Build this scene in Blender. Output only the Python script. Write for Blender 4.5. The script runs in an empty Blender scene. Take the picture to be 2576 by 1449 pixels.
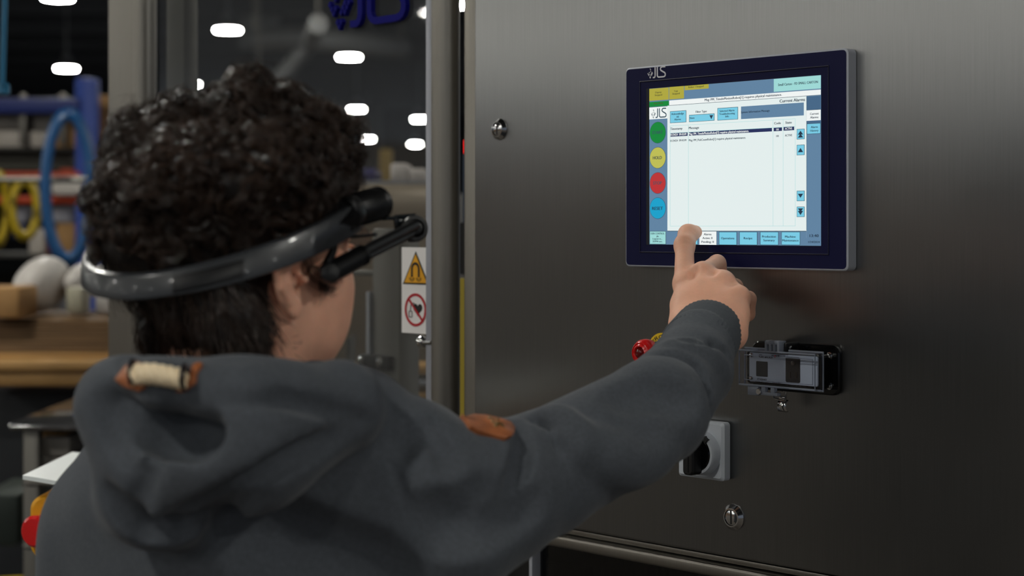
import bpy, bmesh, math, random
import numpy as np
from mathutils import Vector, Matrix, noise as mnoise

random.seed(7); np.random.seed(7)
scene = bpy.context.scene
COL = scene.collection
F = 4289.0; W2 = 1288.0; HY = 577.0; CH = 1.55      # focal length in pixels, image centre column, horizon row, eye height

# ------------------------------------------------------------------ camera, world, exposure
cam = bpy.data.cameras.new('camera'); camo = bpy.data.objects.new('camera', cam); COL.objects.link(camo)
camo.location = (0, 0, CH); camo.rotation_euler = (math.pi/2, 0, 0)
cam.sensor_width = 36; cam.lens = F/2576*36; cam.shift_y = -(724.5-HY)/2576
cam.clip_start = .05; cam.clip_end = 300
cam.dof.use_dof = True; cam.dof.focus_distance = 2.03; cam.dof.aperture_fstop = 4.2
scene.camera = camo
vs = scene.view_settings
vs.view_transform = 'Standard'; vs.look = 'None'; vs.gamma = 1; vs.use_curve_mapping = False
vs.exposure = 0.0
scene.display_settings.display_device = 'sRGB'
try:
    scene.cycles.use_denoising = True; scene.cycles.max_bounces = 10; scene.cycles.transparent_max_bounces = 16
    scene.cycles.sample_clamp_indirect = 4.0; scene.cycles.use_light_tree = True
except Exception: pass
wd = bpy.data.worlds.new('world'); scene.world = wd; wd.use_nodes = True
wb = wd.node_tree.nodes['Background']; wb.inputs[0].default_value = (.62, .72, .9, 1); wb.inputs[1].default_value = .18
LAMP = 250.0        # radiance of a lamp's diffuser

# ------------------------------------------------------------------ helpers
def lin(c):
    if isinstance(c, str):
        c = tuple(int(c[i:i+2], 16)/255 for i in (0, 2, 4))
    return tuple(v/12.92 if v <= .04045 else ((v+.055)/1.055)**2.4 for v in c) + (1,)

def P(x, y, Y):                      # a pixel at a depth -> a point in the hall
    return np.array([(x-W2)*Y/F, Y, CH-(y-HY)*Y/F])

MATS = {}
def mat(name, col, rough=.5, metal=0., bump=0., bscale=200., var=0., vscale=8., emit=None, estr=1., trans=0., ior=1.45, spec=.5,
        sheen=0., coat=0., sub=0., stretch=None, aniso=0.):
    if name in MATS: return MATS[name]
    m = bpy.data.materials.new(name); m.use_nodes = True; nt = m.node_tree; b = nt.nodes['Principled BSDF']
    c = lin(col); b.inputs['Base Color'].default_value = c
    b.inputs['Roughness'].default_value = rough; b.inputs['Metallic'].default_value = metal
    b.inputs['Specular IOR Level'].default_value = spec; b.inputs['IOR'].default_value = ior
    b.inputs['Transmission Weight'].default_value = trans; b.inputs['Coat Weight'].default_value = coat
    if sheen: b.inputs['Sheen Weight'].default_value = sheen; b.inputs['Sheen Roughness'].default_value = .4
    if sub:
        b.inputs['Subsurface Weight'].default_value = sub; b.inputs['Subsurface Scale'].default_value = .004
        b.inputs['Subsurface Radius'].default_value = (1, .35, .2)
    if aniso: b.inputs['Anisotropic'].default_value = aniso
    if emit: b.inputs['Emission Color'].default_value = lin(emit); b.inputs['Emission Strength'].default_value = estr
    if bump or var:
        tc = nt.nodes.new('ShaderNodeTexCoord'); mp = nt.nodes.new('ShaderNodeMapping'); nt.links.new(tc.outputs['Object'], mp.inputs[0])
        if stretch: mp.inputs['Scale'].default_value = stretch
    if bump:
        n = nt.nodes.new('ShaderNodeTexNoise'); n.inputs['Scale'].default_value = bscale; n.inputs['Detail'].default_value = 3
        nt.links.new(mp.outputs[0], n.inputs['Vector'])
        bp = nt.nodes.new('ShaderNodeBump'); bp.inputs['Strength'].default_value = bump; bp.inputs['Distance'].default_value = .002
        nt.links.new(n.outputs[0], bp.inputs['Height']); nt.links.new(bp.outputs[0], b.inputs['Normal'])
    if var:
        n = nt.nodes.new('ShaderNodeTexNoise'); n.inputs['Scale'].default_value = vscale; n.inputs['Detail'].default_value = 4
        nt.links.new(mp.outputs[0], n.inputs['Vector'])
        r = nt.nodes.new('ShaderNodeValToRGB')
        r.color_ramp.elements[0].position = .3; r.color_ramp.elements[1].position = .7
        r.color_ramp.elements[0].color = tuple(v*(1-var) for v in c[:3])+(1,); r.color_ramp.elements[1].color = tuple(min(1, v*(1+var)) for v in c[:3])+(1,)
        nt.links.new(n.outputs[0], r.inputs[0]); nt.links.new(r.outputs[0], b.inputs['Base Color'])
    MATS[name] = m
    return m

def tag(o, label=None, cat=None, group=None, kind=None):
    if label: o['label'] = label
    if cat: o['category'] = cat
    if group: o['group'] = group
    if kind: o['kind'] = kind
    return o
def empty(name, loc=(0, 0, 0), rz=0, label=None, cat=None, group=None, kind=None):
    o = bpy.data.objects.new(name, None); COL.objects.link(o); o.location = loc; o.rotation_euler = (0, 0, rz)
    o.empty_display_size = .05
    return tag(o, label, cat, group, kind)

class MB:                            # collects shapes into ONE mesh
    def __init__(s): s.bm = bmesh.new(); s.mi = 0
    def _place(s, vs, M):
        if M is not None: bmesh.ops.transform(s.bm, matrix=M, verts=vs)
    def box(s, a, b, bevel=0., seg=2, M=None):
        a = np.minimum(a, b), np.maximum(a, b); lo, hi = a
        r = bmesh.ops.create_cube(s.bm, size=1.); vs = r['verts']
        bmesh.ops.scale(s.bm, vec=Vector(hi-lo), verts=vs); bmesh.ops.translate(s.bm, vec=Vector((lo+hi)/2), verts=vs)
        fs = list({f for v in vs for f in v.link_faces})
        if bevel:
            es = list({e for v in vs for e in v.link_edges})
            q = bmesh.ops.bevel(s.bm, geom=es, offset=min(bevel, .49*float(min(hi-lo))), segments=seg, affect='EDGES', profile=.5)
            vs = list({v for v in q['verts']} | {v for v in vs if v.is_valid})
            fs = list({f for v in vs for f in v.link_faces})
        for f in fs: f.material_index = s.mi
        s._place(vs, M); return s
    def rbox(s, a, b, r, axis=1, edge=0.0, seg=6, M=None):     # prism with rounded outline, axis = its thickness
        lo = np.minimum(a, b); hi = np.maximum(a, b); i, j = [k for k in range(3) if k != axis]
        pts = []
        for cx, cy, a0 in ((hi[i]-r, hi[j]-r, 0), (lo[i]+r, hi[j]-r, 90), (lo[i]+r, lo[j]+r, 180), (hi[i]-r, lo[j]+r, 270)):
            for k in range(seg+1):
                t = math.radians(a0+90*k/seg); pts.append((cx+r*math.cos(t), cy+r*math.sin(t)))
        cx0, cy0 = (lo[i]+hi[i])/2, (lo[j]+hi[j])/2
        def ring(v, ins):
            out = []
            for x, y in pts:
                sx = 1-ins/((hi[i]-lo[i])/2); sy = 1-ins/((hi[j]-lo[j])/2)
                c = [0, 0, 0]; c[i] = cx0+(x-cx0)*sx; c[j] = cy0+(y-cy0)*sy; c[axis] = v
                out.append(s.bm.verts.new(c))
            return out
        lv = [(lo[axis], edge), (lo[axis]+edge, 0), (hi[axis]-edge, 0), (hi[axis], edge)] if edge else [(lo[axis], 0), (hi[axis], 0)]
        rings = [ring(v, e) for v, e in lv]
        return s._loft(rings, True, M)
    def _loft(s, rings, caps, M=None, closed=False):
        n = len(rings[0]); fs = []
        rr = rings+[rings[0]] if closed else rings
        for A, B in zip(rr, rr[1:]):
            for k in range(n): fs.append(s.bm.faces.new((A[k], A[(k+1) % n], B[(k+1) % n], B[k])))
        if caps and not closed:
            fs.append(s.bm.faces.new(rings[0][::-1])); fs.append(s.bm.faces.new(rings[-1]))
        for f in fs: f.material_index = s.mi
        vs = [v for r in rings for v in r]
        s._place(vs, M); return s
    def lathe(s, c, axis, prof, n=32, caps=True):              # prof: (distance along axis, radius)
        c = Vector(c); ax = Vector(axis).normalized(); u = ax.orthogonal().normalized(); v = ax.cross(u)
        rings = []
        for t, r in prof:
            rings.append([s.bm.verts.new(c+ax*t+(u*math.cos(2*math.pi*k/n)+v*math.sin(2*math.pi*k/n))*max(r, 1e-5)) for k in range(n)])
        return s._loft(rings, caps)
    def tube(s, pts, r, n=8, closed=False, flat=None):
        pts = [Vector(p) for p in pts]; m = len(pts); rings = []
        rs = r if hasattr(r, '__len__') else [r]*m
        up = Vector((0, 0, 1)); prev = None
        for i, p in enumerate(pts):
            if closed: t = pts[(i+1) % m]-pts[i-1]
            else: t = pts[min(i+1, m-1)]-pts[max(i-1, 0)]
            t.normalize()
            if prev is None:
                u = up.cross(t)
                if u.length < .1: u = Vector((1, 0, 0)).cross(t)
            else: u = prev-t*prev.dot(t)
            u.normalize(); prev = u; v = t.cross(u)
            rings.append([s.bm.verts.new(p+(u*math.cos(2*math.pi*k/n)+v*math.sin(2*math.pi*k/n)*(flat or 1))*rs[i]) for k in range(n)])
        return s._loft(rings, not closed, closed=closed)
    def poly(s, pts, y0, y1):                                  # outline in (x,z), thickness in y
        A = [s.bm.verts.new((p[0], y0, p[1])) for p in pts]; B = [s.bm.verts.new((p[0], y1, p[1])) for p in pts]
        fs = [s.bm.faces.new(A), s.bm.faces.new(B[::-1])]; n = len(A)
        for k in range(n): fs.append(s.bm.faces.new((A[k], B[k], B[(k+1) % n], A[(k+1) % n])))
        for f in fs: f.material_index = s.mi
        return s
    def build(s, name, m, parent=None, smooth=True, angle=35, **kw):
        bm = s.bm; bmesh.ops.recalc_face_normals(bm, faces=bm.faces[:])
        me = bpy.data.meshes.new(name)
        for e in bm.edges:
            if len(e.link_faces) == 2 and e.calc_face_angle(0) > math.radians(angle): e.smooth = False
        for f in bm.faces: f.smooth = smooth
        bm.to_mesh(me); bm.free()
        for mm in (m if isinstance(m, (list, tuple)) else [m]): me.materials.append(mm)
        o = bpy.data.objects.new(name, me); COL.objects.link(o)
        if parent is not None: o.parent = parent
        return tag(o, **kw)

def rawmesh(name, verts, faces, m, parent=None, smooth=True):
    me = bpy.data.meshes.new(name); nv = len(verts); faces = np.asarray(faces); k = faces.shape[1]
    me.vertices.add(nv); me.vertices.foreach_set('co', np.asarray(verts, dtype=np.float32).ravel())
    me.loops.add(faces.size); me.loops.foreach_set('vertex_index', faces.astype(np.int32).ravel())
    me.polygons.add(len(faces)); me.polygons.foreach_set('loop_start', np.arange(0, faces.size, k, dtype=np.int32))
    me.polygons.foreach_set('loop_total', np.full(len(faces), k, dtype=np.int32))
    me.update(calc_edges=True); me.validate()
    me.polygons.foreach_set('use_smooth', np.full(len(me.polygons), smooth))
    for mm in (m if isinstance(m, (list, tuple)) else [m]): me.materials.append(mm)
    o = bpy.data.objects.new(name, me); COL.objects.link(o)
    if parent is not None: o.parent = parent
    return o

def copy_tree(o, parent=None):
    c = o.copy(); COL.objects.link(c); c.parent = parent
    for ch in [x for x in COL.objects if x.parent == o]: copy_tree(ch, c)
    return c

# ---------------------------------------------------------------- implicit surfaces for the figure
def smin(a, b, k):
    h = np.clip(.5+.5*(b-a)/k, 0, 1); return b*(1-h)+a*h-k*h*(1-h)
class Field:
    def __init__(s, lo, hi, h):
        s.lo = np.array(lo, float); s.h = h; s.n = np.ceil((np.array(hi)-s.lo)/h).astype(int)+1
        s.f = np.full(tuple(s.n), .5, np.float32)
        s.ax = [(s.lo[i]+np.arange(s.n[i])*h).astype(np.float32) for i in range(3)]
    def region(s, lo, hi):
        a = np.clip(np.floor((np.array(lo)-s.lo)/s.h).astype(int), 0, s.n); b = np.clip(np.ceil((np.array(hi)-s.lo)/s.h).astype(int)+1, 0, s.n)
        sl = tuple(slice(a[i], b[i]) for i in range(3))
        g = (s.ax[0][sl[0]][:, None, None], s.ax[1][sl[1]][None, :, None], s.ax[2][sl[2]][None, None, :])
        return sl, g
    def put(s, lo, hi, fn, k, sub=False):
        pad = k+3*s.h; sl, g = s.region(np.array(lo)-pad, np.array(hi)+pad)
        if min(x.stop-x.start for x in sl) <= 0: return
        d = fn(*g); c = s.f[sl]
        s.f[sl] = -smin(-c, d, k) if sub else smin(c, d, k)
    def cap(s, a, b, ra, rb=None, k=.02, sub=False):
        a = np.array(a, float); b = np.array(b, float); rb = ra if rb is None else rb; R = max(ra, rb)
        ba = b-a; L = float(ba@ba)+1e-12
        def fn(x, y, z):
            px, py, pz = x-a[0], y-a[1], z-a[2]; t = np.clip((px*ba[0]+py*ba[1]+pz*ba[2])/L, 0, 1)
            return np.sqrt((px-ba[0]*t)**2+(py-ba[1]*t)**2+(pz-ba[2]*t)**2)-(ra+(rb-ra)*t)
        s.put(np.minimum(a, b)-R, np.maximum(a, b)+R, fn, k, sub)
    def ell(s, c, r, k=.02, sub=False, rot=None):
        c = np.array(c, float); r = np.array(r, float); M = np.eye(3) if rot is None else np.array(rot)   # rows = local axes
        e = r.max() if rot is not None else r
        def fn(x, y, z):
            px, py, pz = x-c[0], y-c[1], z-c[2]
            q = [px*M[i][0]+py*M[i][1]+pz*M[i][2] for i in range(3)]
            k0 = np.sqrt(sum((q[i]/r[i])**2 for i in range(3))); k1 = np.sqrt(sum((q[i]/r[i]**2)**2 for i in range(3)))+1e-9
            return k0*(k0-1)/k1
        s.put(c-e, c+e, fn, k, sub)
    def chain(s, pts, r, k=.02, sub=False):
        rs = r if hasattr(r, '__len__') else [r]*len(pts)
        for i in range(len(pts)-1): s.cap(pts[i], pts[i+1], rs[i], rs[i+1], k, sub)
    def at(s, p):
        q = (np.array(p)-s.lo)/s.h; i = np.clip(np.floor(q).astype(int), 0, s.n-2); t = np.clip(q-i, 0, 1)
        c = s.f[i[0]:i[0]+2, i[1]:i[1]+2, i[2]:i[2]+2]
        c = c[0]*(1-t[0])+c[1]*t[0]; c = c[0]*(1-t[1])+c[1]*t[1]; return float(c[0]*(1-t[2])+c[1]*t[2])
    def hit(s, x, y, Y0=1.2, Y1=2.1):
        Y = Y0
        while Y < Y1:
            d = s.at(P(x, y, Y))
            if d < .0008: break
            Y += max(.0015, min(.02, d*.7))
        else: return None
        p = P(x, y, Y); e = s.h
        g = np.array([s.at(p+np.eye(3)[i]*e)-s.at(p-np.eye(3)[i]*e) for i in range(3)]); g /= np.linalg.norm(g)+1e-9
        return p, g
    def fold(s, px, r, depth, sub=True, k=.01, step=14):       # a crease (or ridge) lying on the cloth as seen
        q = []
        for (x0, y0), (x1, y1) in zip(px, px[1:]):
            m = max(1, int(math.hypot(x1-x0, y1-y0)/step)); q += [(x0+(x1-x0)*i/m, y0+(y1-y0)*i/m) for i in range(m)]
        q.append(px[-1]); P3 = []; N = len(q)
        for i, (x, y) in enumerate(q):
            hh = s.hit(x, y)
            if hh is None: continue
            p, n = hh; tap = math.sin(math.pi*min(1, max(0, (i+.35)/(N-.3))))**.5
            dd = depth*tap; P3.append(p+n*((r-dd) if sub else -(r-dd)))
        if len(P3) > 1: s.chain(P3, r, k, sub)
    def smooth(s, it=1):
        for _ in range(it):
            for a in range(3):
                f = s.f; g = np.copy(f)
                sl0 = [slice(None)]*3; sl1 = [slice(None)]*3; sl2 = [slice(None)]*3
                sl0[a] = slice(0, -2); sl1[a] = slice(1, -1); sl2[a] = slice(2, None)
                g[tuple(sl1)] = .25*f[tuple(sl0)]+.5*f[tuple(sl1)]+.25*f[tuple(sl2)]; s.f = g
    def mesh(s):
        f = s.f; ins = f < 0; nx, ny, nz = f.shape
        c = np.zeros((nx-1, ny-1, nz-1), np.int8)
        for dx in (0, 1):
            for dy in (0, 1):
                for dz in (0, 1): c += ins[dx:nx-1+dx, dy:ny-1+dy, dz:nz-1+dz]
        act = (c > 0) & (c < 8); idx = np.full(act.shape, -1, np.int64); I = np.argwhere(act); idx[act] = np.arange(len(I))
        acc = np.zeros((len(I), 3)); cnt = np.zeros(len(I))
        co = [(a, b, d) for a in (0, 1) for b in (0, 1) for d in (0, 1)]
        for a in co:
            for ax in range(3):
                if a[ax]: continue
                b = list(a); b[ax] = 1
                va = f[I[:, 0]+a[0], I[:, 1]+a[1], I[:, 2]+a[2]]; vb = f[I[:, 0]+b[0], I[:, 1]+b[1], I[:, 2]+b[2]]
                m = (va < 0) != (vb < 0); t = np.where(m, va/np.where(m, va-vb, 1), 0)
                pos = np.tile(np.array(a, float), (len(I), 1)); pos[:, ax] += t
                acc += pos*m[:, None]; cnt += m
        V = s.lo+(I+acc/np.maximum(cnt, 1)[:, None])*s.h
        Q = []
        for ax in range(3):
            sa = [slice(None)]*3; sb = [slice(None)]*3; sa[ax] = slice(0, -1); sb[ax] = slice(1, None)
            A = ins[tuple(sa)]; B = ins[tuple(sb)]; o1, o2 = [(1, 2), (2, 0), (0, 1)][ax]
            for m, flip in ((A & ~B, False), (~A & B, True)):
                E = np.argwhere(m); E = E[(E[:, o1] > 0) & (E[:, o2] > 0) & (E[:, o1] < f.shape[o1]-1) & (E[:, o2] < f.shape[o2]-1)]
                def cell(d1, d2):
                    q = E.copy(); q[:, o1] -= d1; q[:, o2] -= d2; return idx[q[:, 0], q[:, 1], q[:, 2]]
                quad = np.stack([cell(1, 1), cell(0, 1), cell(0, 0), cell(1, 0)], 1)
                Q.append(quad[:, ::-1] if flip else quad)
        return V, np.concatenate(Q)

# ------------------------------------------------------------------ materials
steel = mat('brushed_stainless', '8c8a86', .30, 1., aniso=.75)
def brushed(name, col, rough, an, rot=0., streak=.12):
    m = bpy.data.materials.new(name); m.use_nodes = True; nt = m.node_tree; b = nt.nodes['Principled BSDF']; N = nt.nodes.new; L = nt.links.new
    b.inputs['Metallic'].default_value = 1; b.inputs['Anisotropic'].default_value = an; b.inputs['Anisotropic Rotation'].default_value = rot
    tc = N('ShaderNodeTexCoord'); mp = N('ShaderNodeMapping'); mp.inputs['Scale'].default_value = (900, 900, 9); L(tc.outputs['Object'], mp.inputs[0])
    n = N('ShaderNodeTexNoise'); n.inputs['Scale'].default_value = 1; n.inputs['Detail'].default_value = 3; L(mp.outputs[0], n.inputs['Vector'])
    n2 = N('ShaderNodeTexNoise'); n2.inputs['Scale'].default_value = 3; n2.inputs['Detail'].default_value = 3; L(tc.outputs['Object'], n2.inputs['Vector'])
    mr = N('ShaderNodeMapRange'); mr.inputs[3].default_value = 1-streak; mr.inputs[4].default_value = 1+streak; L(n.outputs[0], mr.inputs[0])
    mx = N('ShaderNodeMix'); mx.data_type = 'RGBA'; mx.blend_type = 'MULTIPLY'; mx.inputs[0].default_value = 1; mx.inputs[6].default_value = lin(col)
    L(mr.outputs[0], mx.inputs[7]); L(mx.outputs[2], b.inputs['Base Color'])
    m2 = N('ShaderNodeMapRange'); m2.inputs[1].default_value = .25; m2.inputs[2].default_value = .75; m2.inputs[3].default_value = rough-.035; m2.inputs[4].default_value = rough+.045
    L(n2.outputs[0], m2.inputs[0]); L(m2.outputs[0], b.inputs['Roughness'])
    tg = N('ShaderNodeTangent'); tg.direction_type = 'RADIAL'; tg.axis = 'Z'; L(tg.outputs[0], b.inputs['Tangent'])
    bp = N('ShaderNodeBump'); bp.inputs['Strength'].default_value = .05; bp.inputs['Distance'].default_value = .0005; L(n.outputs[0], bp.inputs['Height']); L(bp.outputs[0], b.inputs['Normal'])
    return m
door_steel = brushed('door_brushed_steel', '8c8c8c', .33, .7, rot=0.0)
post_steel = brushed('post_steel', '87837c', .42, .3)
edge_steel = mat('edge_steel', '9698a0', .4, .5)
chrome = mat('polished_metal', 'c9c9c9', .12, 1.)
dkmetal = mat('dull_grey_metal', '77746e', .5, 1.)
alu = mat('anodised_aluminium', 'b4b8c2', .42, .25, bump=.05, bscale=1500)
navy = mat('navy_bezel_film', '10123a', .45, bump=.03, bscale=900, spec=.15)
blackp = mat('black_plastic', '08080a', .38, bump=.03, bscale=900)
blackg = mat('black_gloss_plastic', '050506', .15)
rubber = mat('black_rubber', '101011', .7)
hood_m = mat('charcoal_fleece', '4d5157', .95, bump=.35, bscale=700, var=.12, vscale=260, sheen=.12, spec=.15)
cuff_m = mat('charcoal_ribbing', '494d52', .95, bump=.25, bscale=900, var=.10, vscale=300, sheen=.08, spec=.15)
skin = mat('skin', 'e6ae93', .56, bump=.2, bscale=260, var=.10, vscale=30, sub=.25, spec=.4)
leather = mat('tan_leather', '9a5a34', .5, bump=.2, bscale=300, var=.25, vscale=60)
brass = mat('aged_brass', '7a6440', .4, 1.)
rope_m = mat('cream_rope', 'f0dcb8', .85, bump=.3, bscale=500)
white_m = mat('white_print_film', 'e9e6e4', .5)
yel = mat('warning_yellow', 'e0a010', .5)
ylabel = mat('yellow_label_film', 'e8c010', .45)
blk_ink = mat('black_ink', '101010', .6)
red_ink = mat('red_ink', 'b01420', .5)
redp = mat('red_plastic', 'd01c1c', .22, spec=.6)
dkred = mat('dark_red_lens', '5a0808', .12)
greyp = mat('pale_grey_plastic', 'b2b8c0', .4, bump=.05, bscale=1200)
logo_blue = mat('logo_blue_acrylic', '0e0e6e', .6, spec=.1)
logo_white = mat('logo_white_ink', 'e4e4e8', .5)
blue_paint = mat('blue_rack_paint', '1c3f96', .5, var=.15, vscale=5)
blue_hose = mat('blue_hose_plastic', '114a7c', .4)
yellow_hose = mat('yellow_hose_plastic', 'ad951c', .4)
orange_paint = mat('orange_beam_paint', 'b8401a', .5)
card = mat('cardboard', 'a27c4e', .8, bump=.1, bscale=60, var=.12, vscale=12)
plywood = mat('plywood', 'a98350', .6, var=.3, vscale=6, stretch=(1, 8, 40))
darkwood = mat('dark_board', '6b5236', .7, var=.3, vscale=6, stretch=(1, 8, 30))
white_bag = mat('white_plastic_sack', 'b9b4ae', .5, bump=.5, bscale=20)
greybox = mat('grey_bin_plastic', '85807a', .6, var=.1)
darkbox = mat('dark_steel_shelf', '34332f', .6)

def tint_glass(name, tint, ior=1.5, rough=.02, fac=1., haze=0.):
    m = bpy.data.materials.new(name); m.use_nodes = True; nt = m.node_tree; N = nt.nodes.new; L = nt.links.new
    nt.nodes.remove(nt.nodes['Principled BSDF']); out = nt.nodes['Material Output']
    t = N('ShaderNodeBsdfTransparent'); t.inputs[0].default_value = lin(tint); g = N('ShaderNodeBsdfGlossy'); g.inputs['Roughness'].default_value = rough
    if haze:
        df = N('ShaderNodeBsdfDiffuse'); df.inputs[0].default_value = (.8, .82, .85, 1); hm = N('ShaderNodeMixShader'); hm.inputs[0].default_value = haze
        L(t.outputs[0], hm.inputs[1]); L(df.outputs[0], hm.inputs[2]); t = hm
    fr = N('ShaderNodeFresnel'); fr.inputs[0].default_value = ior; mx = N('ShaderNodeMixShader')
    mu = N('ShaderNodeMath'); mu.operation = 'MULTIPLY'; mu.inputs[1].default_value = fac; ge = N('ShaderNodeNewGeometry'); iv = N('ShaderNodeMath'); iv.operation = 'SUBTRACT'; iv.inputs[0].default_value = 1; L(ge.outputs['Backfacing'], iv.inputs[1])
    m3 = N('ShaderNodeMath'); m3.operation = 'MULTIPLY'; L(fr.outputs[0], m3.inputs[0]); L(iv.outputs[0], m3.inputs[1]); L(m3.outputs[0], mu.inputs[0])
    L(mu.outputs[0], mx.inputs[0]); L(t.outputs[0], mx.inputs[1]); L(g.outputs[0], mx.inputs[2]); L(mx.outputs[0], out.inputs[0])
    return m
pane_m = tint_glass('clear_guard_pane', 'ebeceb', haze=.022)
clear_m = tint_glass('clear_polycarbonate', 'fafbff', 1.5, .05, 1.2)
lens_m = tint_glass('spectacle_lens', 'e8e4e4', 1.5, .01, 1.3)
smoke_m = tint_glass('smoked_lower_pane', '8a8884', 1.5, .1)

# ------------------------------------------------------------------ the hall
def hall():
    fl = mat('concrete_floor', '4a443e', .75, var=.15, vscale=1.5)
    MB().box((-24, -14, -.1), (14, 60, 0)).build('floor', fl, kind='structure')
    ceil = mat('dark_steel_deck', '26292d', .7)
    c = MB().box((-24, -14, 5.7), (14, 60, 5.8)).build('ceiling', ceil, kind='structure')
    for i in range(24):                       # roof joists run across the hall
        y = -12+3*i
        MB().box((-24, y-.06, 5.35), (14, y+.06, 5.69)).build('beam', mat('joist_paint', '3c4046', .6), c)
    wm = mat('grey_wall_panel', '3a3c3e', .8, var=.1, vscale=1)
    MB().box((-24, 59.8, 0), (14, 60, 5.7)).build('wall_back', wm, kind='structure')
    wl = MB().box((-24.2, -14, 2.9), (-24, 60, 5.7)).build('wall_left', mat('pale_blue_grey_for_reflection', 'acb8ca', .8), kind='structure')  # unseen wall, toned pale for the grey-blue mirrored high in the door
    MB().box((-24.2, -14, 0), (-24, 60, 2.9)).build('lower_wall', mat('brown_for_reflection', '6e5c4c', .8), wl)  # unseen lower part, toned brown for the reflection low in the door
hall()

def lamp_proto():
    r = empty('high_bay_lamp', (0, 0, 0))
    MB().lathe((0, 0, 0), (0, 0, 1), [(-.0, .165), (.03, .19), (.05, .18), (.12, .09), (.22, .075), (.24, .03)], 24).build('housing', mat('lamp_housing', '8a8c90', .4, .8), r)
    MB().lathe((0, 0, -.012), (0, 0, 1), [(-.006, .10), (0, .16), (.011, .16)], 24).build('diffuser', mat('lamp_glow', 'ffffff', .5, emit='fffdf4', estr=LAMP), r)
    MB().tube([(0, 0, .23), (0, 0, 1.56)], .012, 6).build('rod', mat('lamp_housing', '8a8c90'), r)
    return r
LZ = CH+2.6
lp = lamp_proto()
seen = [(145, -6, 'hanging lamp cut by the top edge above the tall steel post'), (167, 172, 'lamp left of the steel post above the blue rack'),
        (573, 75, 'lamp seen through the pane beside the left steel post'), (878, 143, 'lamp seen through the pane below the blue lettering'),
        (478, 212, 'small lamp just above the curls at the back of the head'), (897, 275, 'small lamp touching the curls over the forehead'),
        (1056, 300, 'small lamp half hidden by the right guard post'), (925, 350, 'small lamp peeping out behind the forehead curls'),
        (1045, 363, 'faintest lamp, beside the right guard post'), (705, 243, 'lamp mostly hidden behind the crown curls'),
        (1160, 10, 'lamp glimpsed in the slit between guard post and cabinet door')]
first = True
def put_lamp(x, y, z, label, group=None):
    global first
    o = lp if first else copy_tree(lp); first = False
    o.location = (x, y, z); tag(o, label, 'lamp', group)
    return o
for x, y, lb in seen:
    d = 2.6*F/(HY-y); p = P(x, y, d); put_lamp(p[0], p[1], p[2], 'glowing white high bay '+lb)
for gx in (-22, -18, -13, -7.5, -2.2, 3.5, 8.5):  # unseen rows; some added to brighten the door top and right-hand faces
    for gy in (-10, -5, -.6, 4.2, 9.5, 15):
        put_lamp(gx, gy, LZ, 'unseen high bay lamp overhead, added outside the view for its light', 'unseen overhead lamp rows added for their light')

# ------------------------------------------------------------------ machine frame: x along the door, y into the machine, z up
DX, DY = .6885, -.7252
OX, OY = .1556, 2.1677
RZ = math.atan2(DY, DX)
def ms(x, w=0.):                        # column -> position along the door, on the plane w proud of it
    u = (x-W2)/F; ox, oy = OX-.7252*w, OY-.6885*w
    return (u*oy-ox)/(DX-u*DY)
def mz(x, y, w=0.):
    s = ms(x, w); Y = OY-.6885*w+s*DY
    return CH-(y-HY)*Y/F
def mp(x, y, w=0.): return (ms(x, w), -w, mz(x, y, w))
def machine(name, label, cat, **kw): return empty(name, (OX, OY, 0), RZ, label, cat, **kw)

def ribbon(pts, w):                     # polyline -> closed outline of constant width
    pts = [np.array(p, float) for p in pts]; L = []; R = []
    for i, p in enumerate(pts):
        t = pts[min(i+1, len(pts)-1)]-pts[max(i-1, 0)]; t /= np.linalg.norm(t); n = np.array([-t[1], t[0]])
        L.append(p+n*w/2); R.append(p-n*w/2)
    return L, R
def logo(mb, x0, ztop, H, y0, y1, wx=1.0):
    def st(pts, w):
        for _ in range(2):              # round the corners
            q = [pts[0]]
            for a, b in zip(pts, pts[1:]): q += [(a[0]*.75+b[0]*.25, a[1]*.75+b[1]*.25), (a[0]*.25+b[0]*.75, a[1]*.25+b[1]*.75)]
            pts = q+[pts[-1]]
        L, R = ribbon(pts, w)
        for i in range(len(L)-1):
            mb.poly([(x0+H*wx*L[i][0], ztop+H*L[i][1]), (x0+H*wx*L[i+1][0], ztop+H*L[i+1][1]), (x0+H*wx*R[i+1][0], ztop+H*R[i+1][1]), (x0+H*wx*R[i][0], ztop+H*R[i][1])], y0, y1)
    st([(.30, 0), (.30, -.5), (.30, -.95), (0.02, -.95)], .125)
    st([(.56, 0), (.56, -.5), (.56, -.95), (1.0, -.95), (1.48, -.95), (1.52, -.62), (1.16, -.45), (.9, -.3), (.98, -.02), (1.5, -.05)], .125)
    # lozenge mosaic left of the letters
    a = np.array([-.62, -.55]); e1 = np.array([.33, .5])/6; e2 = np.array([.33, -.5])/6
    keep = {(i, j) for i in range(6) for j in range(6) if i in (0,) or j in (5, 4) or i == 5 or (i+j) % 3 == 0}
    drop = {(5, 2), (5, 3), (1, 4), (0, 3), (2, 5), (3, 0), (4, 0), (3, 3)}
    for i, j in sorted(keep-drop):
        c = a+e1*i+e2*j; q = [c, c+e1*.8, c+e1*.8+e2*.8, c+e2*.8]
        mb.poly([(x0+H*wx*v[0]*1.0, ztop+H*v[1]) for v in q], y0, y1)
    return mb

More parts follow.
